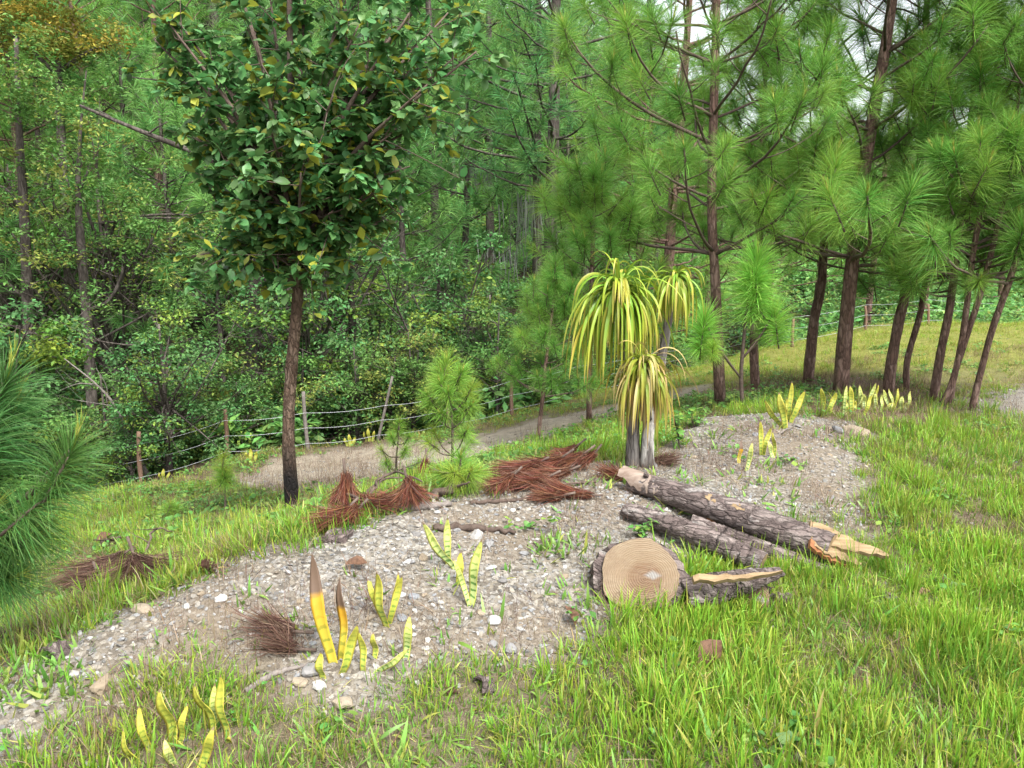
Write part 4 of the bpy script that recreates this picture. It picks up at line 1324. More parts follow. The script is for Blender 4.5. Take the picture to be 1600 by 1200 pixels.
GF, GH = "pines of the forest on the slope", "broadleaf trees of the forest on the slope"
LBF = {'far1': "tall forest pine with high crown ", 'far2': "forest pine with long bare trunk ", 'far3': "shorter forest pine with deep crown "}
LBH = {'olive_big': "large olive green broadleaf tree ", 'dark_big': "large dark broadleaf tree ", 'yellow': "yellowing broadleaf tree ", 'olive': "olive green broadleaf tree "}
random.seed(21)
npine = nbroad = tries = 0
while (npine < 120 or nbroad < 60) and tries < 6000:
    tries += 1
    Y = random.uniform(17, 80) ** 1.0
    x = random.uniform(-.85, .25) * Y
    if random.random() < .18:
        Y = random.uniform(28, 80)
        x = random.uniform(.2, .85) * Y
    if beyond(np.array([x]), np.array([Y]))[0] < 3: continue
    if random.random() < .68:
        if npine >= 120 or not free(x, Y, 2.6): continue
        kd = random.choice(['far1', 'far2', 'far3'])
        plant_tree("pine_tree", PINE[kd], x, Y, LBF[kd] + depth_word(Y) + ", " + mark(800 + F * x / Y), "pine tree", GF, None, random.uniform(.75, 1.1) * (.45 if x > .18 * Y else 1))
        placed.append((x, Y, 2.6)); npine += 1
    else:
        if nbroad >= 60 or not free(x, Y, 3.0): continue
        kd = random.choice(['olive_big', 'dark_big', 'dark_big', 'olive', 'yellow'] if Y > 26 else ['olive', 'dark_big', 'olive'])
        if kd == 'yellow' and random.random() < .6: kd = 'olive_big'
        plant_tree("broadleaf_tree", BROAD[kd], x, Y, LBH[kd] + depth_word(Y) + ", " + mark(800 + F * x / Y), "tree", GH, None, random.uniform(.7, 1.05) * (.5 if x > .18 * Y else 1))
        placed.append((x, Y, 3.0)); nbroad += 1

# undergrowth carpet on the forest floor
random.seed(4)
def clump_mesh(matn, n, r, h, ls):
    mb = MB()
    for _ in range(n):
        a, rr = random.random() * 6.28, r * random.random() ** .5
        leaf(mb, np.array((math.cos(a) * rr, math.sin(a) * rr, random.random() ** .8 * h * (1 - .5 * rr / r))), a + random.gauss(0, .8), random.gauss(.05, .45), ls * random.uniform(.6, 1.3), .5, random.gauss(0, .4), random.random(), detail=False)
    return mb.mesh("undergrowth_clump", M[matn])
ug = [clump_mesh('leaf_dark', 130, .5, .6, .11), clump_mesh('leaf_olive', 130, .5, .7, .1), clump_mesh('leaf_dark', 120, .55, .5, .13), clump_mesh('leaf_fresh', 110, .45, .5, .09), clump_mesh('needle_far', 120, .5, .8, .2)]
x, y = frustum_points(16000, 8, 95, .9, .6)
bz = beyond(x, y)
x, y = keep(x, y, np.clip(bz / 1.5, 0, 1) * .85)
scatter("undergrowth", "mixed leafy undergrowth covering the forest floor beyond the fence", "undergrowth", lay(x, y), rots(len(x), .15),
        (.55 + .7 * RNG.random(len(x))) * (1 + np.clip(y - 20, 0, 60) / 28), np.where(RNG.random(len(x)) < .9, RNG.choice([0, 1, 2, 4], len(x)), 3), ug)

# ------------------------------------------------------------------ the broadleaf tree with the scorched trunk
random.seed(33)
rg = np.random.default_rng(33)
g = ground(457, 806)
OY = g[1]
o_ = lambda px, py, dy=0.: at(px, py, OY + dy)
oak = thing("oak_tree", g, "broad leaved oak with scorched black lower trunk standing alone on the slope", "oak tree")
path = smooth_path([g + np.array((0, 0, -.05)), o_(450, 700), o_(455, 600), o_(460, 520), o_(465, 450)], 26) - g
path[:, 0] += np.sin(np.linspace(0, 9, 26)) * .007
path[:, 1] += np.sin(np.linspace(1, 13, 26)) * .006
mb = MB()
tube(mb, path, [.056, .046, .041, .043, .038, .04], 18, .07, seed=4)
mb.build("trunk", M['bark_oak'], oak)
LIMBS = [((330, 250), .1), ((310, 130), -.3), ((280, 35), .2), ((400, 60), -.5), ((480, -60), .2), ((560, 40), -.4), ((640, 110), .1), ((715, 85), .0), ((600, 290), -.3), ((570, 220), .4), ((370, 330), -.4), ((440, 360), .3),
         ((450, -220), 0), ((600, -150), .3), ((350, -90), .2), ((680, -20), .4), ((520, 150), -.7), ((420, 190), -.7), ((470, 270), -.6), ((620, 200), -.2), ((520, 330), -.3), ((640, 20), -.3), ((420, -20), .6), ((530, 90), .7), ((360, 180), .5), ((330, 320), .2),
         ((570, 340), .1), ((500, 380), .2), ((420, 395), -.2), ((660, 60), .2), ((260, 30), -.1), ((540, -20), -.2), ((745, 80), -.2), ((700, 20), .2), ((240, 60), .2), ((670, 130), -.5), ((690, 170), .1), ((640, 260), -.2), ((590, 350), 0.), ((300, 210), -.2), ((300, 400), .1), ((270, 90), .2)]
fork = path[-1] + g
leafs = []
for k, ((px, py), dy) in enumerate(LIMBS):
    tip = o_(px, py, dy)
    mid = fork * .5 + tip * .5 + np.array((0, 0, .1)) + rg.normal(0, .07, 3)
    mid[:2] = fork[:2] + (tip[:2] - fork[:2]) * .35
    pth = smooth_path([fork - np.array((0, 0, .03)), mid, tip], 12)
    L = np.linalg.norm(tip - fork)
    mb = MB()
    tube(mb, pth - fork, [.012 + .010 * L, .005], 7, .05)
    nt = 17
    for q in range(nt):
        t = .3 + .7 * (q + 1) / nt
        i = min(10, int(t * 11))
        b0 = pth[i]
        e = b0 + rg.normal(0, .16, 3) + (pth[-1] - pth[-2]) * .6
        tube(mb, smooth_path([b0 - fork, (b0 + e) / 2 - fork + rg.normal(0, .02, 3), e - fork], 4), [.004, .0025], 4, cap=False)
        for m_ in range(20):
            f = .35 + .65 * rg.random() ** .6
            c = b0 + (e - b0) * f + rg.normal(0, .012, 3)
            leafs.append((c, rg.random() * 6.283, rg.normal(-.12, .5), .055 + .050 * rg.random(), rg.normal(0, .5)))
    mb.build("limb", M['twig'], oak, loc=fork - g)
leaf_protos = []
for k in range(5):
    mb = MB()
    leaf(mb, np.zeros(3), 0, 0, 1.0, random.uniform(.5, .62), 0.0, 0.0, random.uniform(.1, .4))
    leaf_protos.append(mb.mesh("oak_leaf", M['oak']))
def visible_first(it):
    c = it[0]
    px, py = project(c[0], c[1], c[2])
    return c[1] + (0 if -10 < py < 480 else 5)
leafs.sort(key=visible_first)
def leaf_matrix(c, yaw, pitch, L, ro):
    d = np.array((math.cos(yaw) * math.cos(pitch), math.sin(yaw) * math.cos(pitch), math.sin(pitch)))
    s0 = np.array((-math.sin(yaw), math.cos(yaw), 0))
    u0 = np.cross(d, s0)
    s1, u1 = s0 * math.cos(ro) + u0 * math.sin(ro), u0 * math.cos(ro) - s0 * math.sin(ro)
    m = Matrix.Identity(4)
    for i in range(3):
        m[i][0], m[i][1], m[i][2], m[i][3] = d[i] * L, s1[i] * L, u1[i] * L, c[i]
    return m
for c, yaw, pitch, L, ro in leafs[:300]:
    o = link("leaf", random.choice(leaf_protos), oak)
    o.matrix_basis = leaf_matrix(c - g, yaw, pitch, L, ro)
mb = MB()
for c, yaw, pitch, L, ro in leafs[300:]:
    leaf(mb, c - g, yaw, pitch, L, random.uniform(.5, .62), ro, None, random.uniform(.1, .4))
tag(mb.build("leaves", M['oak'], oak), kind='stuff')

# ------------------------------------------------------------------ the strap leaved palm
rg = np.random.default_rng(8)
g = ground(1000, 727)
PY = g[1]
p_ = lambda px, py, dy=0.: at(px, py, PY + dy)
palm = thing("ponytail_palm", g, "strap leaved palm with three drooping yellow green heads on pale grey stems", "palm")
mb = MB()
tube(mb, smooth_path([p_(988, 732), p_(989, 690), p_(988, 640), p_(982, 560), p_(970, 460)], 18) - g, [.056, .044, .04, .036, .03], 14, .1, seed=2)
mb.build("trunk", M['bark_grey'], palm)
mb = MB()
tube(mb, smooth_path([p_(1012, 732, -.02), p_(1012, 690, -.03), p_(1018, 630), p_(1034, 560, .05), p_(1044, 500, .05), p_(1052, 430, .05)], 20) - g, [.052, .042, .038, .03, .027, .022], 14, .08, seed=3)
mb.build("trunk", M['bark_grey'], palm)
mb = MB()
tube(mb, smooth_path([p_(1010, 655, -.05), p_(1006, 605, -.16), p_(1005, 562, -.2)], 8) - g, [.036, .034, .03], 12, .08, seed=5)
mb.build("branch", M['bark_grey'], palm)

def strap(mb, base, az, el, L, W, grav, n=10, twist=0.):
    p = np.array(base, float)
    d = np.array((math.cos(az) * math.cos(el), math.sin(az) * math.cos(el), math.sin(el)))
    V, ti = [], []
    for k in range(n + 1):
        t = k / n
        s = norm(np.cross(d, (0, 0, 1.0)) + 1e-4)
        s = norm(s * math.cos(twist * t) + np.cross(s, d) * math.sin(twist * t))
        u = np.cross(s, d)
        w = W / 2 * min(1, .75 + t) * (1 - t ** 3.2) + .0008
        V += [p - s * w + u * w * .35, p, p + s * w + u * w * .35]
        ti += [t] * 3
        p = p + d * L / n
        d = norm(d + np.array((0, 0, -grav * (.75 + 1.0 * t))) / n * 3)
    q = []
    for k in range(n):
        for j in range(2):
            q.append((k * 3 + j, k * 3 + j + 1, k * 3 + 4 + j, k * 3 + 3 + j))
    mb.add(V, None, q, ti, 0.0)

def head(center, n, L0, L1, W, grav, mat, lo=-.5):
    for k in range(n):
        az = k * 2.39996 + rg.normal(0, .2)
        f = (k + .5) / n
        el = 1.38 - (1.38 - lo) * f ** .8 + rg.normal(0, .14)
        mb = MB()
        c = np.array(center) - g + np.array((math.cos(az), math.sin(az), 0)) * .015 + np.array((0, 0, -.09 * f))
        strap(mb, (0, 0, 0), az + rg.normal(0, .5), el + rg.normal(0, .15), rg.uniform(L0, L1) * min(1, .5 + f * 1.6), W * rg.uniform(.6, 1.25), grav * rg.uniform(.35, 1.5), 12, rg.normal(0, 1.1))
        mb.build("leaf", M[mat], palm, loc=c)
head(p_(966, 448), 235, .34, .74, .019, 2.0, 'strap', -.5)
head(p_(1056, 428, .05), 130, .18, .42, .015, 2.6, 'strap', -.6)
head(p_(1006, 566, -.22), 235, .22, .48, .015, 2.1, 'strap_low', -.6)

# ------------------------------------------------------------------ snake plants: every blade mapped base -> tip
def blade(root, g0, bx, by, tx, ty, wpx, mat, dy=0.0, bend=0.0):
    Y = ground(bx, min(by, 1199))[1] if by > 400 else g0[1]
    Y = g0[1] + np.clip(Y - g0[1], -.3, .3)
    b0 = at(bx, by, Y)
    b0[2] = min(b0[2], Hs(b0[0], b0[1])) - .012
    tp = at(tx, ty, Y + dy)
    ax = tp - b0
    L = np.linalg.norm(ax)
    W = wpx / F * Y * .97
    a = norm(ax)
    yaw = random.uniform(-.55, .55)
    sd = np.array((math.cos(yaw), math.sin(yaw), 0))
    sd = norm(sd - a * np.dot(sd, a))
    nr = np.cross(sd, a)
    n = 12
    V, ti, ed, q = [], [], [], []
    S = np.array((-1, -.55, 0, .55, 1, .55, 0, -.55))
    K = np.array((0, 0, 0, 0, 0, 1, 1, 1.))
    ph = random.uniform(0, 6)
    for k in range(n + 1):
        t = k / n
        w = W / 2 * (.62 + .75 * t - .35 * t * t if t < .55 else 1.0 * (1 - ((t - .55) / .45) ** 2.3)) + .0007
        cup = .38 * (1 - .5 * t)
        c = b0 + ax * t + nr * (bend * L * math.sin(t * 3.1) + .008 * math.sin(9 * t + ph)) + sd * (.06 * L * math.sin(t * 2.6 + ph) * t * (1 - t) * 2)
        for s, kk in zip(S, K):
            V.append(c + sd * w * s + nr * (w * cup * s * s - kk * .005 * (1 - t * .7) + .06 * w * math.sin(8 * t + 3 * s)) - g0)
            ti.append(t)
            ed.append(abs(s))
    for k in range(n):
        for j in range(8):
            q.append((k * 8 + j, k * 8 + (j + 1) % 8, (k + 1) * 8 + (j + 1) % 8, (k + 1) * 8 + j))
    mb = MB()
    mb.add(V, None, q, ti, ed)
    return mb.build("leaf", M[mat], root)

def snake(label, base, leaves, mat='snake', group="snake plants set along the mound"):
    g0 = ground(base[0], min(base[1], 1199))
    root = thing("snake_plant", g0, label, "snake plant", group)
    for lf in leaves:
        blade(root, g0, *lf[:5], lf[5] if len(lf) > 5 else mat, *lf[6:])
    return root
snake("two narrow arched yellow blades nearest the grass below the pale broken stone", (228, 1190), [(223, 1212, 188, 1140, 15), (236, 1183, 216, 1104, 13)])
snake("broad banded yellow blade with two short ones, second clump of the foreground grass".replace(", second clump of the foreground grass", " in the grass below the mound"), (276, 1165), [(276, 1166, 248, 1077, 26), (279, 1164, 292, 1102, 12), (273, 1205, 257, 1156, 15, 'snake_green')])
snake("tall clump of four banded yellow blades leaning apart over the grass", (345, 1155), [(342, 1150, 302, 1068, 21), (356, 1155, 343, 1055, 17), (334, 1140, 336, 1070, 14, 'snake_green'), (351, 1168, 360, 1148, 12), (308, 1205, 334, 1136, 18)])
snake("tall withered orange yellow plant with a brown dead tip", (528, 1048), [(523, 1042, 487, 864, 23, 'snake_dead', .03), (535, 1036, 531, 902, 19, 'snake_dead', .05), (532, 1056, 557, 973, 19), (570, 1052, 561, 984, 13), (586, 1030, 583, 988, 12), (504, 1062, 500, 1020, 15)])
snake("broken banded blade bent over the gravel beside the withered plant", (590, 1052), [(576, 1056, 640, 1016, 13, 'snake_green', .02), (632, 1034, 641, 962, 15, 'snake_green')])
snake("upright clump of three banded yellow blades behind the withered plant", (605, 982), [(605, 984, 588, 893, 19), (596, 965, 575, 905, 11), (607, 980, 628, 898, 12), (606, 975, 622, 893, 10)])
snake("pair of pale striped blades, one leaning, at the middle of the gravel mound", (702, 885), [(702, 886, 699, 808, 13, 'snake_green'), (716, 892, 659, 816, 15, 'snake_green'), (717, 915, 721, 862, 13)])
snake("green and white striped plant in front of the bright white quartz stone", (735, 945), [(735, 946, 752, 843, 17, 'snake_green'), (733, 946, 708, 872, 10, 'snake_green')])
snake("spreading yellow snake plant of five blades on the gravel near the pines", (1228, 670), [(1224, 669, 1194, 625, 9), (1227, 671, 1217, 613, 12), (1232, 657, 1237, 595, 8), (1235, 661, 1258, 609, 10), (1233, 652, 1229, 622, 7)])
snake("narrow upright yellow snake plant on the bare gravel behind the logs", (1195, 713), [(1190, 712, 1187, 656, 8), (1192, 712, 1205, 667, 8), (1208, 716, 1200, 688, 8, 'snake_green'), (1211, 712, 1207, 674, 6)])
snake("small yellow blade with a grey dry tip on the gravel behind the logs", (1153, 723), [(1153, 724, 1159, 688, 8, 'snake_dead')])
snake("single short green blade beside the grey tipped one", (1165, 735), [(1165, 736, 1176, 690, 8, 'snake_green')])
snake("small yellow snake plant at the foot of the thickest leaning pine", (1290, 643), [(1287, 642, 1283, 605, 8), (1294, 646, 1307, 612, 8), (1299, 646, 1297, 622, 6)])
random.seed(12)
for lo, hi, lb in ((1318, 1350, "dense row of yellow snake plants, end beside the thickest leaning pine"), (1352, 1384, "dense row of yellow snake plants, middle of the row"), (1386, 1418, "dense row of yellow snake plants, end around the bowed pine")):
    snake(lb, ((lo + hi) / 2, 646), [(x + random.uniform(-4, 4), 648 - (x - 1318) * .15 + random.uniform(-6, 6), x + random.uniform(-14, 16), 610 + random.uniform(-14, 22), random.uniform(6, 8.5), random.choice(['snake', 'snake_green', 'snake_green'])) for x in np.linspace(lo, hi, 7)])
for (bx, by, h, lb) in ((547, 698, 20, "tiny yellow snake plant below the fence wires on the sandy bank"), (577, 690, 22, "tiny snake plant at the foot of the thin pale fence stake"), (393, 722, 22, "tiny snake plant between the two reddish fence posts"), (257, 752, 20, "tiny pale snake plant next to the corner fence post"), (800, 634, 20, "tiny yellow blade on the far bank behind the bushy path pine")):
    snake(lb, (bx, by), [(bx, by, bx - 2, by - h, 6), (bx + 4, by, bx + 8, by - h * .8, 5), (bx - 4, by, bx - 9, by - h * .7, 5)])

# ------------------------------------------------------------------ logs
def ring_material():
    m = bpy.data.materials.new("cut_wood_rings")
    n, l, b = nodes_of(m)
    tc = n.new("ShaderNodeTexCoord")
    P_ = tc.outputs["Object"]
    sep = n.new("ShaderNodeSeparateXYZ")
    l.new(P_, sep.inputs[0])
    x, y = mth(n, l, 'ADD', sep.outputs[0], -.02), mth(n, l, 'MULTIPLY', mth(n, l, 'ADD', sep.outputs[1], .02), 1.12)
    r = mth(n, l, 'SQRT', mth(n, l, 'ADD', mth(n, l, 'MULTIPLY', x, x), mth(n, l, 'MULTIPLY', y, y)))
    nz = noise(n, l, 7, 4, P_)
    rr = mth(n, l, 'ADD', r, mth(n, l, 'MULTIPLY', nz, .045))
    w = mth(n, l, 'SINE', mth(n, l, 'MULTIPLY', rr, 640))
    c = ramp(n, l, rr, [(0, (.115, .06, .03)), (.085, (.135, .078, .04)), (.112, (.185, .13, .078)), (.3, (.205, .155, .10))])
    c = mixc(n, l, c, (.15, .085, .04), mth(n, l, 'MULTIPLY', ramp(n, l, w, [(.3, 0.0), (1.0, .5)]), ramp(n, l, noise(n, l, 12, 3, P_), [(.35, .1), (.65, 1.0)])))
    saw = n.new("ShaderNodeMapping")
    saw.inputs["Rotation"].default_value = (0, 0, 1.15)
    saw.inputs["Scale"].default_value = (14, 90, 1)
    l.new(P_, saw.inputs[0])
    sn = noise(n, l, 1, 3, saw.outputs[0])
    c = mixc(n, l, c, (.27, .22, .155), ramp(n, l, sn, [(.45, 0.0), (.75, .35)]))
    dx, dy = mth(n, l, 'ADD', sep.outputs[0], -.055), mth(n, l, 'ADD', sep.outputs[1], .005)
    dd = mth(n, l, 'ADD', mth(n, l, 'ADD', mth(n, l, 'ABSOLUTE', dx), mth(n, l, 'MULTIPLY', mth(n, l, 'ABSOLUTE', dy), 2.)), mth(n, l, 'MULTIPLY', nz, .06))
    c = mixc(n, l, c, (.21, .21, .205), ramp(n, l, dd, [(.05, .85), (.08, 0.0)]))
    ang = mth(n, l, 'ARCTAN2', y, x)
    spoke = mth(n, l, 'SINE', mth(n, l, 'ADD', mth(n, l, 'MULTIPLY', ang, 5.0), mth(n, l, 'MULTIPLY', nz, 5.0)))
    c = mixc(n, l, c, (.07, .04, .025), mth(n, l, 'MULTIPLY', ramp(n, l, spoke, [(.985, 0.0), (1.0, .8)]), ramp(n, l, rr, [(.03, 1.0), (.13, 0.0)])))
    c = mixc(n, l, c, (.13, .085, .055), ramp(n, l, noise(n, l, 16, 6, P_, .75), [(.5, 0.0), (.72, .5)]))
    c = mixc(n, l, c, (.12, .072, .04), ramp(n, l, noise(n, l, 4, 5, P_), [(.52, 0.0), (.7, .65)]))
    l.new(c, b.inputs["Base Color"])
    b.inputs["Roughness"].default_value = .8
    bp = n.new("ShaderNodeBump")
    bp.inputs["Strength"].default_value = .35
    bp.inputs["Distance"].default_value = .004
    l.new(mth(n, l, 'ADD', w, sn), bp.inputs["Height"])
    l.new(bp.outputs[0], b.inputs["Normal"])
    return m
M['rings'] = ring_material()
M['wood_pale'] = plain("peeled_wood", (.15, .10, .075), (.31, .255, .21), 30, .85, .7, 8, stretch=(.25, .9, .9))
M['wood_red'] = plain("resinous_wood", (.18, .07, .03), (.30, .145, .06), 30, .6, .4)

def round_log(label, center, rx, ry, length, normal, seed, bark_arc=None, cat="log section", bark_t=.028):
    """short sawn section: cut_face looks along normal, bark shell round it"""
    rg = np.random.default_rng(seed)
    z = norm(normal)
    x = norm(np.cross((0, 0, 1.0), z))
    y = np.cross(z, x)
    root = thing("log_section", center, label, cat)
    rot = Matrix([[*(x[i], y[i], z[i])] for i in range(3)]).to_euler()
    n = 44
    a = np.arange(n) * 2 * math.pi / n
    sq = 1 / (np.abs(np.cos(a)) ** 2.35 + np.abs(np.sin(a)) ** 2.35) ** (1 / 2.35)
    wob = sq + .03 * np.sin(a * 3 + seed) + .025 * np.sin(a * 5 + 1) + .012 * rg.normal(size=n)
    rings = [np.stack([np.cos(a) * rx * wob * f, np.sin(a) * ry * wob * f, np.full(n, .002 * rg.random())], -1) for f in (1, .66, .33)]
    V = np.vstack(rings + [np.zeros((1, 3))])
    q, t = [], []
    for k in range(2):
        for j in range(n):
            q.append((k * n + j, k * n + (j + 1) % n, (k + 1) * n + (j + 1) % n, (k + 1) * n + j))
    for j in range(n):
        t.append((2 * n + j, 2 * n + (j + 1) % n, 3 * n))
    mb = MB()
    mb.add(V, t, q)
    fo = mb.build("cut_face", M['rings'], root, smooth=False)
    fo.rotation_euler = rot
    mb = MB()
    out = 1 + bark_t / rx * (.12 + np.clip(np.abs(np.cos(a)) - .45, 0, 1) * 2.6 * (.6 + .5 * rg.random(n)))
    front = .004 - .035 * rg.random(n) * np.abs(np.cos(a))
    R0 = np.stack([np.cos(a) * rx * wob * 1.0, np.sin(a) * ry * wob, front - .006], -1)
    R1 = np.stack([np.cos(a) * rx * wob * out, np.sin(a) * ry * wob * out, front - .006], -1)
    R0[:, 2] -= .006 * rg.random(n)
    R2 = R1 * np.array((1.03, 1.03, 1)) + np.array((0, 0, -length * .5)) + rg.normal(0, .006, (n, 3))
    R3 = R1 * np.array((1, 1, 1)) + np.array((0, 0, -length))
    V = np.vstack([R0, R1, R2, R3, [[0, 0, -length]]])
    q = [(k * n + j, (k + 1) * n + j, (k + 1) * n + (j + 1) % n, k * n + (j + 1) % n) for k in range(3) for j in range(n)]
    t = [(3 * n + j, 4 * n, 3 * n + (j + 1) % n) for j in range(n)]
    mb.add(V, t, q)
    bo = mb.build("bark", M['bark_log'], root, smooth=False)
    bo.rotation_euler = rot
    return root

g = ground(1000, 950)
LY = g[1]
c = at(1000, 897, LY + .06)
round_log("big sawn pine round showing its ringed pale cut face at the lawn edge", c, 64 / F * LY, 58 / F * LY, .26, (-.06, -1, .62), 3)
g = ground(1175, 960)
c = at(1168, 934, g[1] + .05)
round_log("small sawn log end half sunk in grass under the split log", c, 36 / F * g[1], 32 / F * g[1], .3, (-.25, -1, .8), 5, bark_t=.02)

def log(label, path, radii, seed, sides=18, ends=True, rough=.08):
    base = np.array(path[0], float)
    root = thing("pine_log", base, label, "log")
    W = smooth_path(path, 70) - base
    W[1:-1] += np.random.default_rng(seed).normal(0, .0015, (68, 3))
    mb = MB()
    tube(mb, W, radii, 30, rough * .6, cap=False, seed=seed)
    mb.build("bark", M['bark_log'], root, smooth=True)
    for nm, i, s in (("end_face", 0, -1), ("end_face", -1, 1)):
        r = radii[0] if i == 0 else radii[-1]
        d = norm(W[1] - W[0]) if i == 0 else norm(W[-1] - W[-2])
        u = norm(np.cross(d, (0, 0, 1.0)))
        w = np.cross(u, d)
        a = np.arange(18) * 2 * math.pi / 18
        ring = W[i] + s * d * .001 + (np.cos(a)[:, None] * u + np.sin(a)[:, None] * w) * r * .99
        mb = MB()
        mb.add(np.vstack([ring, W[i] + s * d * .004]), [(j, (j + 1) % 18, 18) for j in range(18)])
        mb.build(nm, M['wood'], root, smooth=False)
    return root, base, W

def ground_r(px, py, r, Y=None):
    """a point on the log's axis whose lowest side touches the ground"""
    g = ground(px, py)
    return np.array((g[0], g[1] + .0, Hs(g[0], g[1]) + r))
r1 = .085
A = at(987, 752, ground(1000, 775)[1] + .05)
B = at(1300, 858, ground(1310, 895)[1] + .06)
A[2] = max(A[2], Hs(A[0], A[1]) + r1 * .8)
lg, base, W = log("long bark covered pine log with a peeled pale end and a torn splintered end", [A, A * .5 + B * .5 + np.array((0, 0, .01)), B], [.062, .074, .08, .078], 3)
ax = norm(B - A)
sd = norm(np.cross(ax, (0, 0, 1.0)))
upv = np.cross(sd, ax)
def patch(root, t, ang, length, width, rad, mat, name, lift=.005, n=8, irregular=.25, seed=0):
    """a piece lying proud on the log's skin"""
    rg = np.random.default_rng(seed)
    c = A + (B - A) * t - base
    V, q = [], []
    for k in range(n + 1):
        s = k / n
        hw = width / 2 * math.sin(math.pi * min(max(s, .08), .94)) ** .4 * (1 + irregular * rg.normal() * .5)
        for j in range(6):
            th = ang + (j / 5 - .5) * 2 * hw / rad
            V.append(c + ax * ((s - .5) * length + rg.normal(0, .004)) + (sd * math.cos(th) + upv * math.sin(th)) * (rad + lift))
    for k in range(n):
        for j in range(5):
            q.append((k * 6 + j, (k + 1) * 6 + j, (k + 1) * 6 + j + 1, k * 6 + j + 1))
    mb = MB()
    mb.add(V, None, q)
    return mb.build(name, M[mat], root)
TOP = R(90) if upv[2] > 0 else R(-90)
FRONT = 0.0 if sd[1] < 0 else math.pi
mid_ang = TOP + (FRONT - TOP) * .3 if abs(FRONT - TOP) < 3.2 else TOP + R(-25)
patch(lg, .085, mid_ang, .33, .15, .0655, 'wood_pale', "peeled_patch", .004, 16, .5, seed=1)
patch(lg, .46, mid_ang, .10, .05, .0765, 'wood', "axe_cut", .007, seed=2)
patch(lg, .585, mid_ang, .085, .04, .0785, 'wood', "axe_cut", .007, seed=3)
# knot on the peeled end and a broken stub
mb = MB()
tube(mb, [A + (B - A) * .09 - base + (sd * math.cos(mid_ang) + upv * math.sin(mid_ang)) * .075, A + (B - A) * .09 - base + (sd * math.cos(mid_ang) + upv * math.sin(mid_ang)) * .1], [.016, .011], 9, .12)
mb.build("knot", M['bark_log'], lg)
st = at(1112, 822, (A + (B - A) * .42)[1] - .06)
s0 = A + (B - A) * .44
mb = MB()
tube(mb, [s0 - base, st - base], [.035, .026], 10, .12)
mb.build("branch_stub", M['wood_red'], lg)
# torn end: long splinters
def splinter(root, b0, pts, w0, th, mat, name="splinter", seed=0):
    rg = np.random.default_rng(seed)
    n = 14
    P_ = smooth_path(pts, n) - b0 + rg.normal(0, .003, (n, 3))
    t = np.linspace(0, 1, n)
    mb = MB()
    d = norm(P_[-1] - P_[0])
    s = norm(np.cross(d, (.25, -.5, .8)))
    u = np.cross(s, d)
    V, q = [], []
    for k in range(n):
        w = w0 / 2 * (1 - .88 * t[k] ** 1.8) * (1 + .16 * rg.normal())
        V += [P_[k] - s * w - u * th / 2, P_[k] + s * w - u * th / 2, P_[k] + s * w + u * th / 2, P_[k] - s * w + u * th / 2]
    for k in range(n - 1):
        for j in range(4):
            q.append((k * 4 + j, (k + 1) * 4 + j, (k + 1) * 4 + (j + 1) % 4, k * 4 + (j + 1) % 4))
    q += [(0, 1, 2, 3), (4 * n - 1, 4 * n - 2, 4 * n - 3, 4 * n - 4)]
    mb.add(V, None, q)
    return mb.build(name, M[mat], root, smooth=False)
e = lambda px, py, dy=0.: at(px, py, B[1] + dy)
splinter(lg, base, [e(1268, 830, .05), e(1320, 850, 0), e(1388, 869, -.05)], .12, .022, 'wood', seed=1)
splinter(lg, base, [e(1272, 845, 0), e(1310, 866, -.04), e(1345, 884, -.06)], .10, .02, 'wood', seed=2)
splinter(lg, base, [e(1262, 822, .08), e(1300, 836, .06), e(1345, 860, .03)], .085, .018, 'wood', seed=3)
splinter(lg, base, [e(1265, 850, -.02), e(1300, 872, -.05), e(1335, 888, -.06)], .06, .02, 'wood_red', seed=4)

r2 = .07
A2 = ground_r(975, 812, .03)
B2 = ground_r(1190, 905, r2)
A2[2] = at(965, 795, A2[1])[2]
lg2, _, _ = log("grey weathered log lying in front of the long peeled log", [A2, A2 * .5 + B2 * .5 + np.array((0, 0, .015)), B2], [.04, .052, .058, .056], 9)
g3a, g3b = at(1075, 876, LY + .05), at(1222, 893, LY + .1)
g3a[2] = Hs(g3a[0], g3a[1]) + .06
lg3, b3, _ = log("short split log with pale torn underside touching the big sawn round", [g3a, g3a * .5 + g3b * .5, g3b], [.075, .07, .05, .02], 14)
splinter(lg3, b3, [at(1082, 905, LY - .05), at(1150, 904, LY - .04), at(1222, 895, LY)], .03, .025, 'wood', "split_face", 6)
A4, B4 = at(1080, 815, ground(1080, 850)[1] + .1), at(1300, 900, ground(1290, 905)[1] + .05)
lg4, _, _ = log("thin dark log wedged beneath the long peeled log", [A4, A4 * .5 + B4 * .5, B4], [.04, .045, .045], 19, 12)

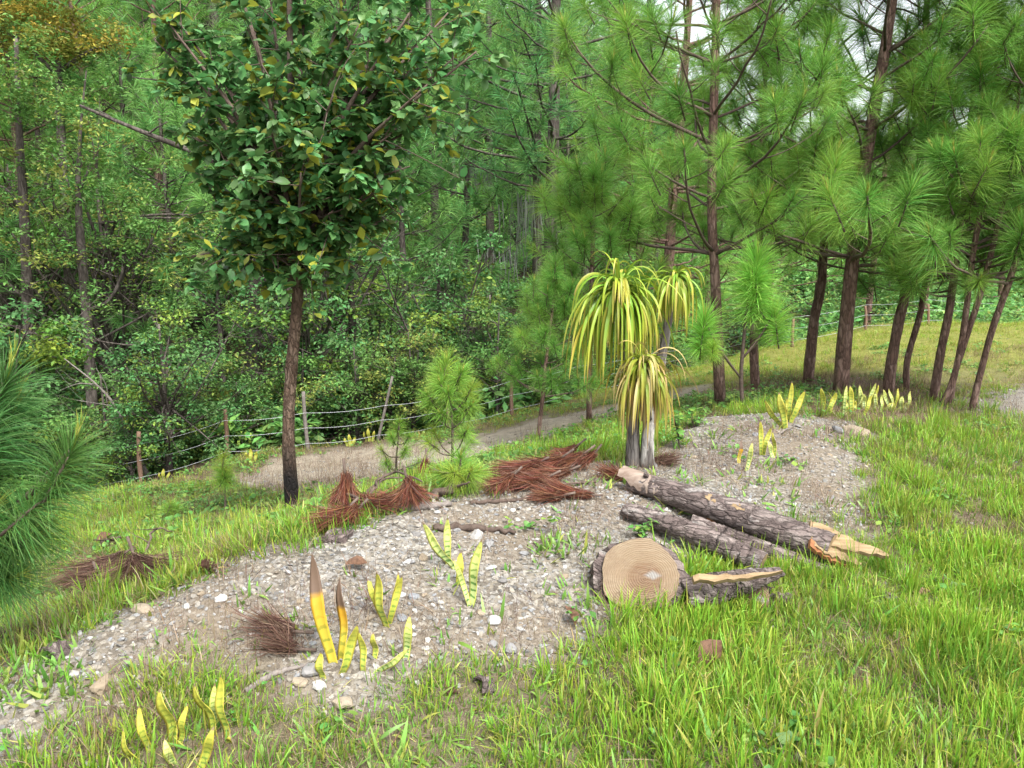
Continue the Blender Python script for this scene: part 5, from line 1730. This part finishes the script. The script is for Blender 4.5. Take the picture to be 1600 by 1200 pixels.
# ------------------------------------------------------------------ dead rust coloured needle branches
def dead_branch(label, strands, twig=None, mat='dead', group="dead pine branches lying on the mound", tw=.008):
    """strands = (apex px, tail px, spread in m, count, apex lift, dy)"""
    g0 = ground(*strands[0][1])
    root = thing("dead_pine_branch", g0, label, "dead branch", group)
    for (a, t, sprd, n, lift, dy) in strands:
        tail = ground(*t)
        n = int(n * 3.2)
        sprd *= .9
        ap = at(a[0], a[1], tail[1] + dy)
        hz = Hs(ap[0], ap[1])
        ap[2] = max(ap[2], hz + .01) if lift is None else hz + lift
        v = tail - ap
        L = np.linalg.norm(v)
        b0 = ap + RNG.normal(0, .012, (n, 3)) + v * (RNG.random((n, 1)) * .35)
        e0 = tail + RNG.normal(0, 1, (n, 3)) * np.array((sprd, sprd, sprd * .15)) + np.array((0, 0, .012)) + np.stack([np.zeros(n), np.zeros(n), .075 * RNG.random(n) ** 1.6], -1)
        e0[:, 2] = np.maximum(e0[:, 2], H(e0[:, 0], e0[:, 1]) + .004)
        b0[:, 2] = np.maximum(b0[:, 2], H(b0[:, 0], b0[:, 1]) + .006)
        d = e0 - b0
        ln = np.linalg.norm(d, axis=1)
        mb = MB()
        strips(mb, b0 - g0, d / ln[:, None], ln, .0026 * (.6 + .8 * RNG.random(n)), RNG.normal(-.08, .12, n), 4, wprof=lambda q: 1 - q ** 4 * .8)
        mb.build("needles", M[mat], root)
        mb = MB()
        tube(mb, [ap - g0 - norm(v) * .07 + RNG.normal(0, .01, 3), ap - g0 + norm(v) * .05], [tw, tw * .9], 6, .15)
        mb.build("twig", M['twig'], root)
    if twig:
        pts = [ground(*p[:2]) + np.array((0, 0, p[2])) - g0 for p in twig]
        mb = MB()
        tube(mb, smooth_path(pts, 12), [tw, tw * .6], 6, .15)
        mb.build("twig", M['twig'], root)
    return root
dead_branch("upright rust brown needle bundle shaped like a broom beside the scorched oak", [((541, 740), (540, 806), .062, 300, None, 0.05)])
dead_branch("rust brown needle bundle swept down the mound edge by the scorched oak", [((545, 788), (505, 832), .06, 300, .09, .1), ((560, 780), (528, 826), .07, 200, .08, .05)])
dead_branch("short conical rust brown needle bundle in front of the low pine seedling", [((637, 747), (642, 798), .065, 320, None, .05)])
dead_branch("tangled rust brown needles between the two upright bundles", [((565, 782), (610, 800), .06, 240, .08, .05), ((628, 780), (590, 800), .07, 160, .05, .05), ((575, 770), (560, 800), .05, 120, .07, .03)], [(565, 792, .06), (600, 780, .12), (630, 772, .1)])
dead_branch("rounded brown dead needle cap standing near the bright sapling", [((665, 718), (665, 752), .035, 200, None, .03)])
dead_branch("large sprawling heap of rust red dead needle branches on the mound crest",
            [((845, 722), (785, 752), .06, 260, .12, .05), ((880, 712), (820, 745), .07, 260, .12, .05), ((915, 716), (860, 742), .06, 240, .11, .05), ((900, 705), (870, 725), .06, 160, .1, .05),
             ((800, 742), (772, 776), .05, 220, .1, .03), ((860, 735), (800, 768), .05, 200, .07, .03), ((930, 712), (905, 735), .04, 160, .11, .03), ((890, 728), (840, 756), .06, 220, .07, .03)],
            [(770, 772, .03), (800, 760, .08), (840, 745, .09), (880, 735, .08)])
dead_branch("flat rust brown needle spray lying on gravel below the needle heap", [((925, 757), (850, 778), .03, 200, .03, .0), ((880, 765), (835, 787), .035, 160, .04, .0)], [(930, 756, .01), (870, 768, .03), (832, 786, .01)])
dead_branch("reddish dead needles touching the peeled end of the long log", [((985, 738), (945, 748), .05, 170, .04, 0)])
dead_branch("brown heap of dead needle branches in the grass of the slope", [((195, 875), (120, 925), .13, 320, .16, .1), ((210, 880), (225, 912), .12, 260, .14, .05), ((150, 890), (170, 925), .13, 260, .12, .05), ((180, 878), (150, 915), .13, 260, .14, .05)], [(100, 925, .02), (150, 895, .08), (215, 880, .1)], 'dead_dark')
dead_branch("fan of dull brown dead needles on the stony crest", [((462, 985), (405, 985), .07, 75, .025, 0), ((464, 988), (415, 1015), .06, 75, .02, 0)], None, 'dead_dark')
dead_branch("flat patch of dull brown needles at the foot of the strap leaved palm", [((1020, 712), (1050, 728), .06, 200, .02, 0)], None, 'dead_dark')

# sticks
def stick(label, pts, r, mat='twig', kink=.012, seed=1, forks=()):
    rg = np.random.default_rng(seed)
    W = np.array([ground(p[0], p[1]) + np.array((0, 0, (p[2] if len(p) > 2 else 0) + r * .7)) for p in pts])
    b0 = W[0]
    S = smooth_path(W - b0, 16)
    S[1:-1] += rg.normal(0, kink, (14, 3)) * np.array((1, 1, .5))
    mb = MB()
    tube(mb, S, [r, r * 1.05, r * .6], 8, .14, seed=seed)
    for f in forks:
        i = int(f * 15)
        tube(mb, limb_path(rg, S[i], rg.random() * 6.28, .22, .3, .2), [r * .5, r * .2], 5, .1)
    o = mb.build("fallen_branch", M[mat], loc=tuple(b0))
    return tag(o, label, "fallen branch", "fallen branches on the mound")
stick("grey stick lying just below the conical needle bundle", [(610, 798), (660, 797), (705, 792)], .022, 'twig_pale', .006, 2)
stick("dark knobbly branch running up to the needle heap", [(668, 782), (700, 775, .03), (735, 768, .05), (742, 762, .09)], .022, 'twig', .014, 3, (.4, .7))
stick("dark crooked branch half buried behind the white quartz stone", [(678, 832), (720, 828), (760, 830), (805, 838)], .018, 'twig', .012, 4)
stick("thin arched dead branch over the tangled needles", [(572, 792), (590, 782, .1), (620, 776, .15), (660, 782, .1)], .008, 'twig', .01, 5, (.3, .6))
stick("thin forked grey branch among the needles by the scorched oak", [(505, 815), (520, 800, .06), (555, 790, .12)], .008, 'twig_pale', .012, 6, (.3, .5, .8))
stick("smooth grey stick lying below the withered yellow plant", [(384, 1084), (430, 1058), (482, 1046)], .011, 'twig_pale', .004, 7)
stick("pale root like stick lying in the grass near the yellow seedling", [(1262, 1085), (1252, 1130), (1250, 1198)], .013, 'twig_pale', .007, 8)
stick("grey branch in the grass behind the brown needle heap", [(150, 858), (175, 852, .03), (190, 847, .02)], .018, 'twig', .01, 9, (.5,))
stick("thin dark branch curving over the brown needle heap", [(215, 890), (235, 880, .12), (245, 862, .16), (270, 852, .1)], .008, 'twig', .01, 10, (.4, .7))
stick("short grey branch beyond the needle spray near the log end", [(735, 790), (790, 786), (830, 782)], .012, 'twig', .008, 11)
stick("thin twig lying on gravel by the narrow upright snake plant", [(1205, 690), (1225, 678, .02), (1240, 672, .03)], .008, 'twig_pale', .006, 12)

# bark chunks and dry leaves
def chunk(label, px, py, w, h, mat, seed, tilt=.3):
    rg = np.random.default_rng(seed)
    g0 = ground(px, py)
    s = w / F * g0[1]
    n = 7
    mb = MB()
    u = np.linspace(-.5, .5, n)
    top, V, q = [], [], []
    for j, a in enumerate(u):
        for k, b_ in enumerate(u):
            wob = 1 + .2 * rg.normal()
            z = (h * s * (1 - (a * 1.8) ** 2) * .8 + rg.normal(0, .05) * s)
            V.append((a * s * (1 - .25 * abs(b_)), b_ * s * .6 * (1 + .1 * rg.normal()), z))
    V = np.array(V)
    Vb = V - np.array((0, 0, s * .12))
    for j in range(n - 1):
        for k in range(n - 1):
            a = j * n + k
            q.append((a, a + n, a + n + 1, a + 1))
            q.append((n * n + a, n * n + a + 1, n * n + a + n + 1, n * n + a + n))
    rim = [j * n for j in range(n)] + [(n - 1) * n + k for k in range(1, n)] + [j * n + n - 1 for j in range(n - 2, -1, -1)] + [k for k in range(n - 2, 0, -1)]
    for a, b_ in zip(rim, rim[1:] + rim[:1]):
        q.append((a, b_, b_ + n * n, a + n * n))
    mb.add(np.vstack([V, Vb]), None, q)
    o = mb.build("bark_piece", M[mat], loc=tuple(g0 + np.array((0, 0, .01))), smooth=False)
    o.rotation_euler = (rg.normal(0, tilt), rg.normal(0, tilt), rg.random() * 6)
    return tag(o, label, "bark piece")
chunk("grey charred wood chunk at the mound edge beside the slope grass", 88, 1022, 46, .4, 'bark_log', 1)
chunk("curled grey bark piece in the grass below the gravel", 755, 1082, 42, .5, 'bark_log', 2)
chunk("small reddish bark flake at the foot of the gravel", 705, 1085, 22, .3, 'dead_dark', 3)
chunk("dark brown curled bark piece on the mound under the yellow grass", 530, 838, 62, .08, 'bark_log', 4)
chunk("bark slab lying flat in the grass beyond the torn log end", 1385, 940, 30, .3, 'bark_log', 5)
chunk("pale wood chip in the lawn beyond the torn log end", 1444, 932, 18, .5, 'wood', 6)
chunk("bark strip beside the small sunk log end", 1225, 945, 40, .4, 'bark_log', 7)

M['dry_leaf'] = plain("dry_leaf", (.06, .03, .018), (.155, .085, .05), 60, .7, .4)
def dry_leaf(label, px, py, w, yaw, pitch):
    g0 = ground(px, py)
    mb = MB()
    L = w / F * g0[1]
    leaf(mb, np.zeros(3), yaw, pitch, L, .62, .35, .3, .75)
    o = mb.build("dry_leaf", M['dry_leaf'], loc=tuple(g0 + np.array((0, 0, .015))))
    return tag(o, label, "dry leaf")
dry_leaf("large brown dry leaf propped in the grass in front of the big sawn round", 1092, 1052, 62, .5, .75)
dry_leaf("brown dry leaf on gravel behind the tall withered plant", 540, 888, 36, .3, .1)
dry_leaf("narrow brown dry leaf leaning beside the big sawn round", 898, 985, 38, 2.0, .7)
dry_leaf("tan dry leaf on the slope grass beneath the fence", 150, 850, 26, .8, .4)

# pine cone
g = ground(325, 896)
cone = thing("pine_cone", g + np.array((0, 0, .018)), "brown open pine cone resting on the stony crest of the mound", "pine cone")
mb = MB()
tube(mb, [(-.035, 0, 0), (0, 0, .003), (.038, 0, 0)], [.012, .017, .006], 8)
mb.build("core", M['twig'], cone)
sm = MB()
leaf(sm, (0, 0, 0), 0, .9, .022, .9, 0, .2, .3)
sme = sm.mesh("scale", M['dead_dark'])
for k in range(64):
    t = k / 64
    a = k * 2.4
    r = .012 + .008 * math.sin(math.pi * min(1, t * 1.15))
    o = link("scale", sme, cone, (-.035 + .07 * t, math.cos(a) * r, math.sin(a) * r))
    o.rotation_euler = Matrix(((0, 0, 1), (-math.sin(a), math.cos(a), 0), (math.cos(a), math.sin(a), 0))).transposed().to_euler() if False else Vector((.75, math.cos(a), math.sin(a))).to_track_quat('X', 'Z').to_euler()
    o.scale = (1.1 * math.sin(math.pi * (.2 + .7 * t)) + .3,) * 3

# ------------------------------------------------------------------ leafy seedlings
def herb(label, px, py, hpx, nl, size, matn, spread, cat="seedling", name="leafy_seedling"):
    g0 = ground(px, py)
    root = thing(name, g0, label, cat)
    hh = hpx / F * g0[1]
    for k in range(3):
        mb = MB()
        tip = np.array((random.uniform(-1, 1) * spread, random.uniform(-1, 1) * spread * .6, hh * random.uniform(.7, 1)))
        S = smooth_path([(0, 0, -.01), tip * .5 + np.array((random.gauss(0, .01), 0, .02)), tip], 8)
        tube(mb, S, [.004, .002], 5)
        mb.build("stem", M['twig'], root)
        for q in range(nl // 3):
            t = .15 + .85 * q / (nl // 3)
            c = S[min(7, int(t * 7.99))]
            lb_ = MB()
            leaf(lb_, (0, 0, 0), q * 2.4 + random.uniform(-.4, .4), random.uniform(-.3, .4), size * random.uniform(.7, 1.2), .55)
            lb_.build("leaf", M[matn], root, loc=tuple(c))
    return root
herb("tall leafy green seedling growing beside the stems of the strap leaved palm", 1062, 702, 65, 48, .06, 'clover', .1)
herb("small dark green leafy plant growing between the logs and the sawn round", 1000, 842, 28, 45, .035, 'clover', .08)
herb("leafy plant on the bank behind the strap leaved palm", 1085, 668, 40, 36, .055, 'clover', .12)
g = ground(1272, 1165)
ys = thing("yellow_seedling", g, "thin yellow seedling with one long upright leaf beside the pale root like stick", "seedling")
for az, el, L, W in ((.9, 1.25, .16, .012), (2.9, .8, .06, .016), (3.6, .3, .05, .016), (5.6, -.1, .07, .012), (5.0, .5, .04, .012)):
    mb = MB()
    strap(mb, (0, 0, .02), az, el, L, W, .25, 8)
    mb.build("leaf", M['grass_yellow'], ys)

# ------------------------------------------------------------------ barbed wire fence
FP = [((-60, 800), (-64, 715)), ((222, 757), (217, 674)), ((355, 716), (351, 640)), ((482, 703), (474, 612)), ((588, 690), (613, 588)), ((700, 672), (702, 600)), ((800, 650), (800, 585)), ((905, 618), (903, 560)), ((1010, 600), (1010, 548)), ((1112, 567), (1110, 520)), ((1238, 540), (1240, 498)), ((1352, 516), (1352, 478)), ((1450, 508), (1450, 475)), ((1560, 500), (1560, 470))]
g = ground(*FP[1][0])
fence = thing("barbed_wire_fence", g, "three strand barbed wire fence on rough wooden stakes along the thicket", "fence")
tops = []
for k, (bp_, tp_) in enumerate(FP):
    b0 = ground(*bp_)
    t0 = at(*tp_, b0[1])
    r = .028 if k not in (4,) else .02
    mb = MB()
    tube(mb, smooth_path([b0 - np.array((0, 0, .08)) - g, (b0 + t0) / 2 - g + RNG.normal(0, .012, 3), t0 - g], 8), [r * 1.1, r, r * .9], 9, .1, seed=k)
    mb.build("post", M['twig_pale' if k in (3, 4) else 'post'], fence)
    tops.append((b0, t0))
for f in (.15, .48, .8):
    pts = []
    for b0, t0 in tops:
        h = .68 * f
        ax_ = norm(t0 - b0)
        pts.append(b0 + ax_ * h / ax_[2] + np.array((0, -.03, 0)) - g)
    W_ = []
    for a, c in zip(pts[:-1], pts[1:]):
        for q in range(6):
            t = q / 6
            W_.append(a + (c - a) * t - np.array((0, 0, .035 * math.sin(math.pi * t))))
    W_.append(pts[-1])
    W_ = np.array(W_)
    mb = MB()
    tube(mb, W_, [.0027, .0027], 5)
    Lw = np.concatenate([[0], np.cumsum(np.linalg.norm(np.diff(W_, axis=0), axis=1))])
    for s in np.arange(.05, Lw[-1], .16):
        c = np.array([np.interp(s, Lw, W_[:, i]) for i in range(3)])
        for q in range(2):
            d = norm(RNG.normal(size=3)) * .011
            tube(mb, [c - d, c + d], [.0011, .0008], 3)
    mb.build("wire", M['wire'], fence)

# ------------------------------------------------------------------ bare stems and moss among the forest edge
def bare_tree(label, path, Y, radii, limbs, crown=None, matn='leaf_olive', barkm='bark_far', name="bare_tree", cat="tree", nleaf=70, lsize=.1, cr=.5):
    pts = [at(px, py, Y + (c[0] if c else 0)) for px, py, *c in path]
    pts[0][2] = Hs(pts[0][0], pts[0][1]) - .1
    b0 = pts[0]
    root = thing(name, b0, label, cat)
    mb = MB()
    tube(mb, smooth_path(np.array(pts) - b0, 20), radii, 10, .07)
    mb.build("trunk", M[barkm], root)
    for lp in limbs:
        mb = MB()
        W_ = np.array([at(px, py, Y + (c[0] if c else 0)) for px, py, *c in lp[0]]) - b0
        W_ = smooth_path(W_, 12)
        tube(mb, W_, [lp[1], lp[1] * .35], 7, .08)
        for q in (4, 7, 9):
            tube(mb, limb_path(RNG, W_[q], RNG.random() * 6.28, .5, .3, .3), [lp[1] * .3, lp[1] * .1], 5)
        mb.build("limb", M[barkm], root)
    if crown:
        lb_ = MB()
        for (px, py, dy) in crown:
            c = at(px, py, Y + dy) - b0
            hue = RNG.random()
            crr = cr * RNG.uniform(.55, 1.1)
            for p in norm(RNG.normal(size=(nleaf, 3))) * (crr * RNG.random((nleaf, 1)) ** .5) * np.array((1, 1, .5)):
                leaf(lb_, c + p, RNG.random() * 6.28, RNG.normal(-.1, .4), lsize * RNG.uniform(.6, 1.2), .5, RNG.normal(0, .4), (hue + .16 * RNG.random()) % 1, detail=False)
        lb_.build("crown", M[matn], root)
    return root
random.seed(9)
def cl(x0, x1, y0, y1, n, d=.8):
    return [(random.uniform(x0, x1), random.uniform(y0, y1), random.uniform(-d, d)) for _ in range(n)]
bare_tree("grey stemmed tree deep in the thicket with short dead side limbs, nearest the picture's edge".replace(", nearest the picture's edge", " beside the feathery branches"), [(42, 620), (44, 480), (38, 340), (30, 200), (25, 60)], 17, [.13, .12, .1, .07, .04],
          [([(44, 465), (25, 455), (5, 430)], .04), ([(36, 330), (15, 300), (-10, 285)], .04), ([(36, 330), (60, 300), (85, 290)], .03)], cl(-90, 130, 140, 400, 46) + [(x + random.uniform(-45, 45), y, random.uniform(-1.5, -.4)) for x, y in zip([28] * 14, range(40, 180, 10))], lsize=.11)
bare_tree("tree with one limb curving upward from its grey trunk above the fence corner", [(138, 620), (136, 500), (128, 400), (122, 300), (126, 200), (135, 110)], 16, [.12, .105, .09, .06, .03, .012],
          [([(138, 485), (170, 470), (190, 430), (192, 400)], .05), ([(136, 540), (185, 515), (230, 490)], .035), ([(122, 330), (100, 270), (80, 240)], .03), ([(124, 300), (145, 250), (165, 220)], .03)], cl(60, 300, 230, 520, 52) + [(126 + random.uniform(-55, 55), y, random.uniform(-1.4, -.3)) for y in range(100, 290, 11)], lsize=.1)
bare_tree("half hidden grey trunk with a long bare limb slanting up across the forest", [(395, 620), (395, 480), (398, 380), (405, 280)], 15, [.15, .14, .13, .1],
          [([(402, 292, .0), (330, 250, -.5), (220, 205, -1), (125, 165, -1)], .07), ([(402, 200, 0), (330, 140, -.5), (200, 120, -.5)], .03)], cl(330, 470, 300, 480, 14), 'leaf_dark')
bare_tree("thin dark stem rising through dark leaves behind the scorched oak", [(552, 660), (552, 560), (548, 440), (545, 300)], 14, [.085, .08, .06, .04], [([(548, 440), (580, 400), (600, 380)], .02)], cl(500, 600, 250, 420, 12), 'leaf_dark')
bare_tree("slender dark stem with olive leaves between the oak and the grey stemmed trees", [(350, 660), (350, 600), (342, 480), (338, 380)], 14, [.06, .05, .04, .02], [([(342, 500), (320, 470), (300, 460)], .02)], cl(270, 400, 350, 540, 30), lsize=.09)
bare_tree("pale dead sapling leaning out of the thicket onto the corner fence post", [(238, 756), (205, 690), (180, 635), (150, 600), (100, 560)], 10.2, [.03, .028, .02, .012, .006], [([(150, 600), (120, 600), (90, 612)], .008), ([(170, 625), (165, 600), (150, 575)], .008), ([(180, 635), (150, 630), (120, 625)], .007)], None, barkm='twig_pale')
bare_tree("feathery fresh green boughs hanging over the thicket near the long needled pine", [(20, 640), (30, 560), (60, 520), (110, 530)], 11, [.03, .025, .015, .008], [([(40, 545), (90, 560), (140, 590)], .01)], cl(10, 130, 510, 570, 16, .5), 'leaf_fresh', lsize=.1, cr=.28)

bare_tree("golden yellow leaved tree crowning the slope above the bright crowned pines", [(95, 400), (95, 200), (90, 60)], 20, [.13, .1, .05], [([(95, 120), (50, 80), (20, 50)], .06), ([(95, 110), (140, 80), (180, 70)], .06)], cl(-60, 60, 0, 85, 30, .8) + cl(60, 190, 30, 90, 26, .8) + cl(-40, 140, -80, 30, 30, .8), 'leaf_yellow', nleaf=90, lsize=.13, cr=.55)

def moss(px, py, Y, n, L, label):
    c = at(px, py, Y)
    mb = MB()
    b0 = RNG.normal(0, 1, (n, 3)) * np.array((.35, .3, .25))
    strips(mb, b0, np.array((0, 0, -1.0)) + RNG.normal(0, .12, (n, 3)), L * (.4 + .6 * RNG.random(n)), .035, .0, 4, wprof=lambda t: 1 - t * .8)
    return tag(mb.build("hanging_moss", M['moss'], loc=tuple(c)), label, "hanging moss", "grey moss hanging in the forest", 'stuff')
moss(825, 315, 21, 90, 1.3, "grey beard of hanging moss next to the big pine's bare trunk")
moss(785, 395, 20, 50, .9, "small grey moss beard above the rounded dark tree")
moss(738, 260, 24, 70, 1.2, "faint grey moss hanging high in the forest behind")
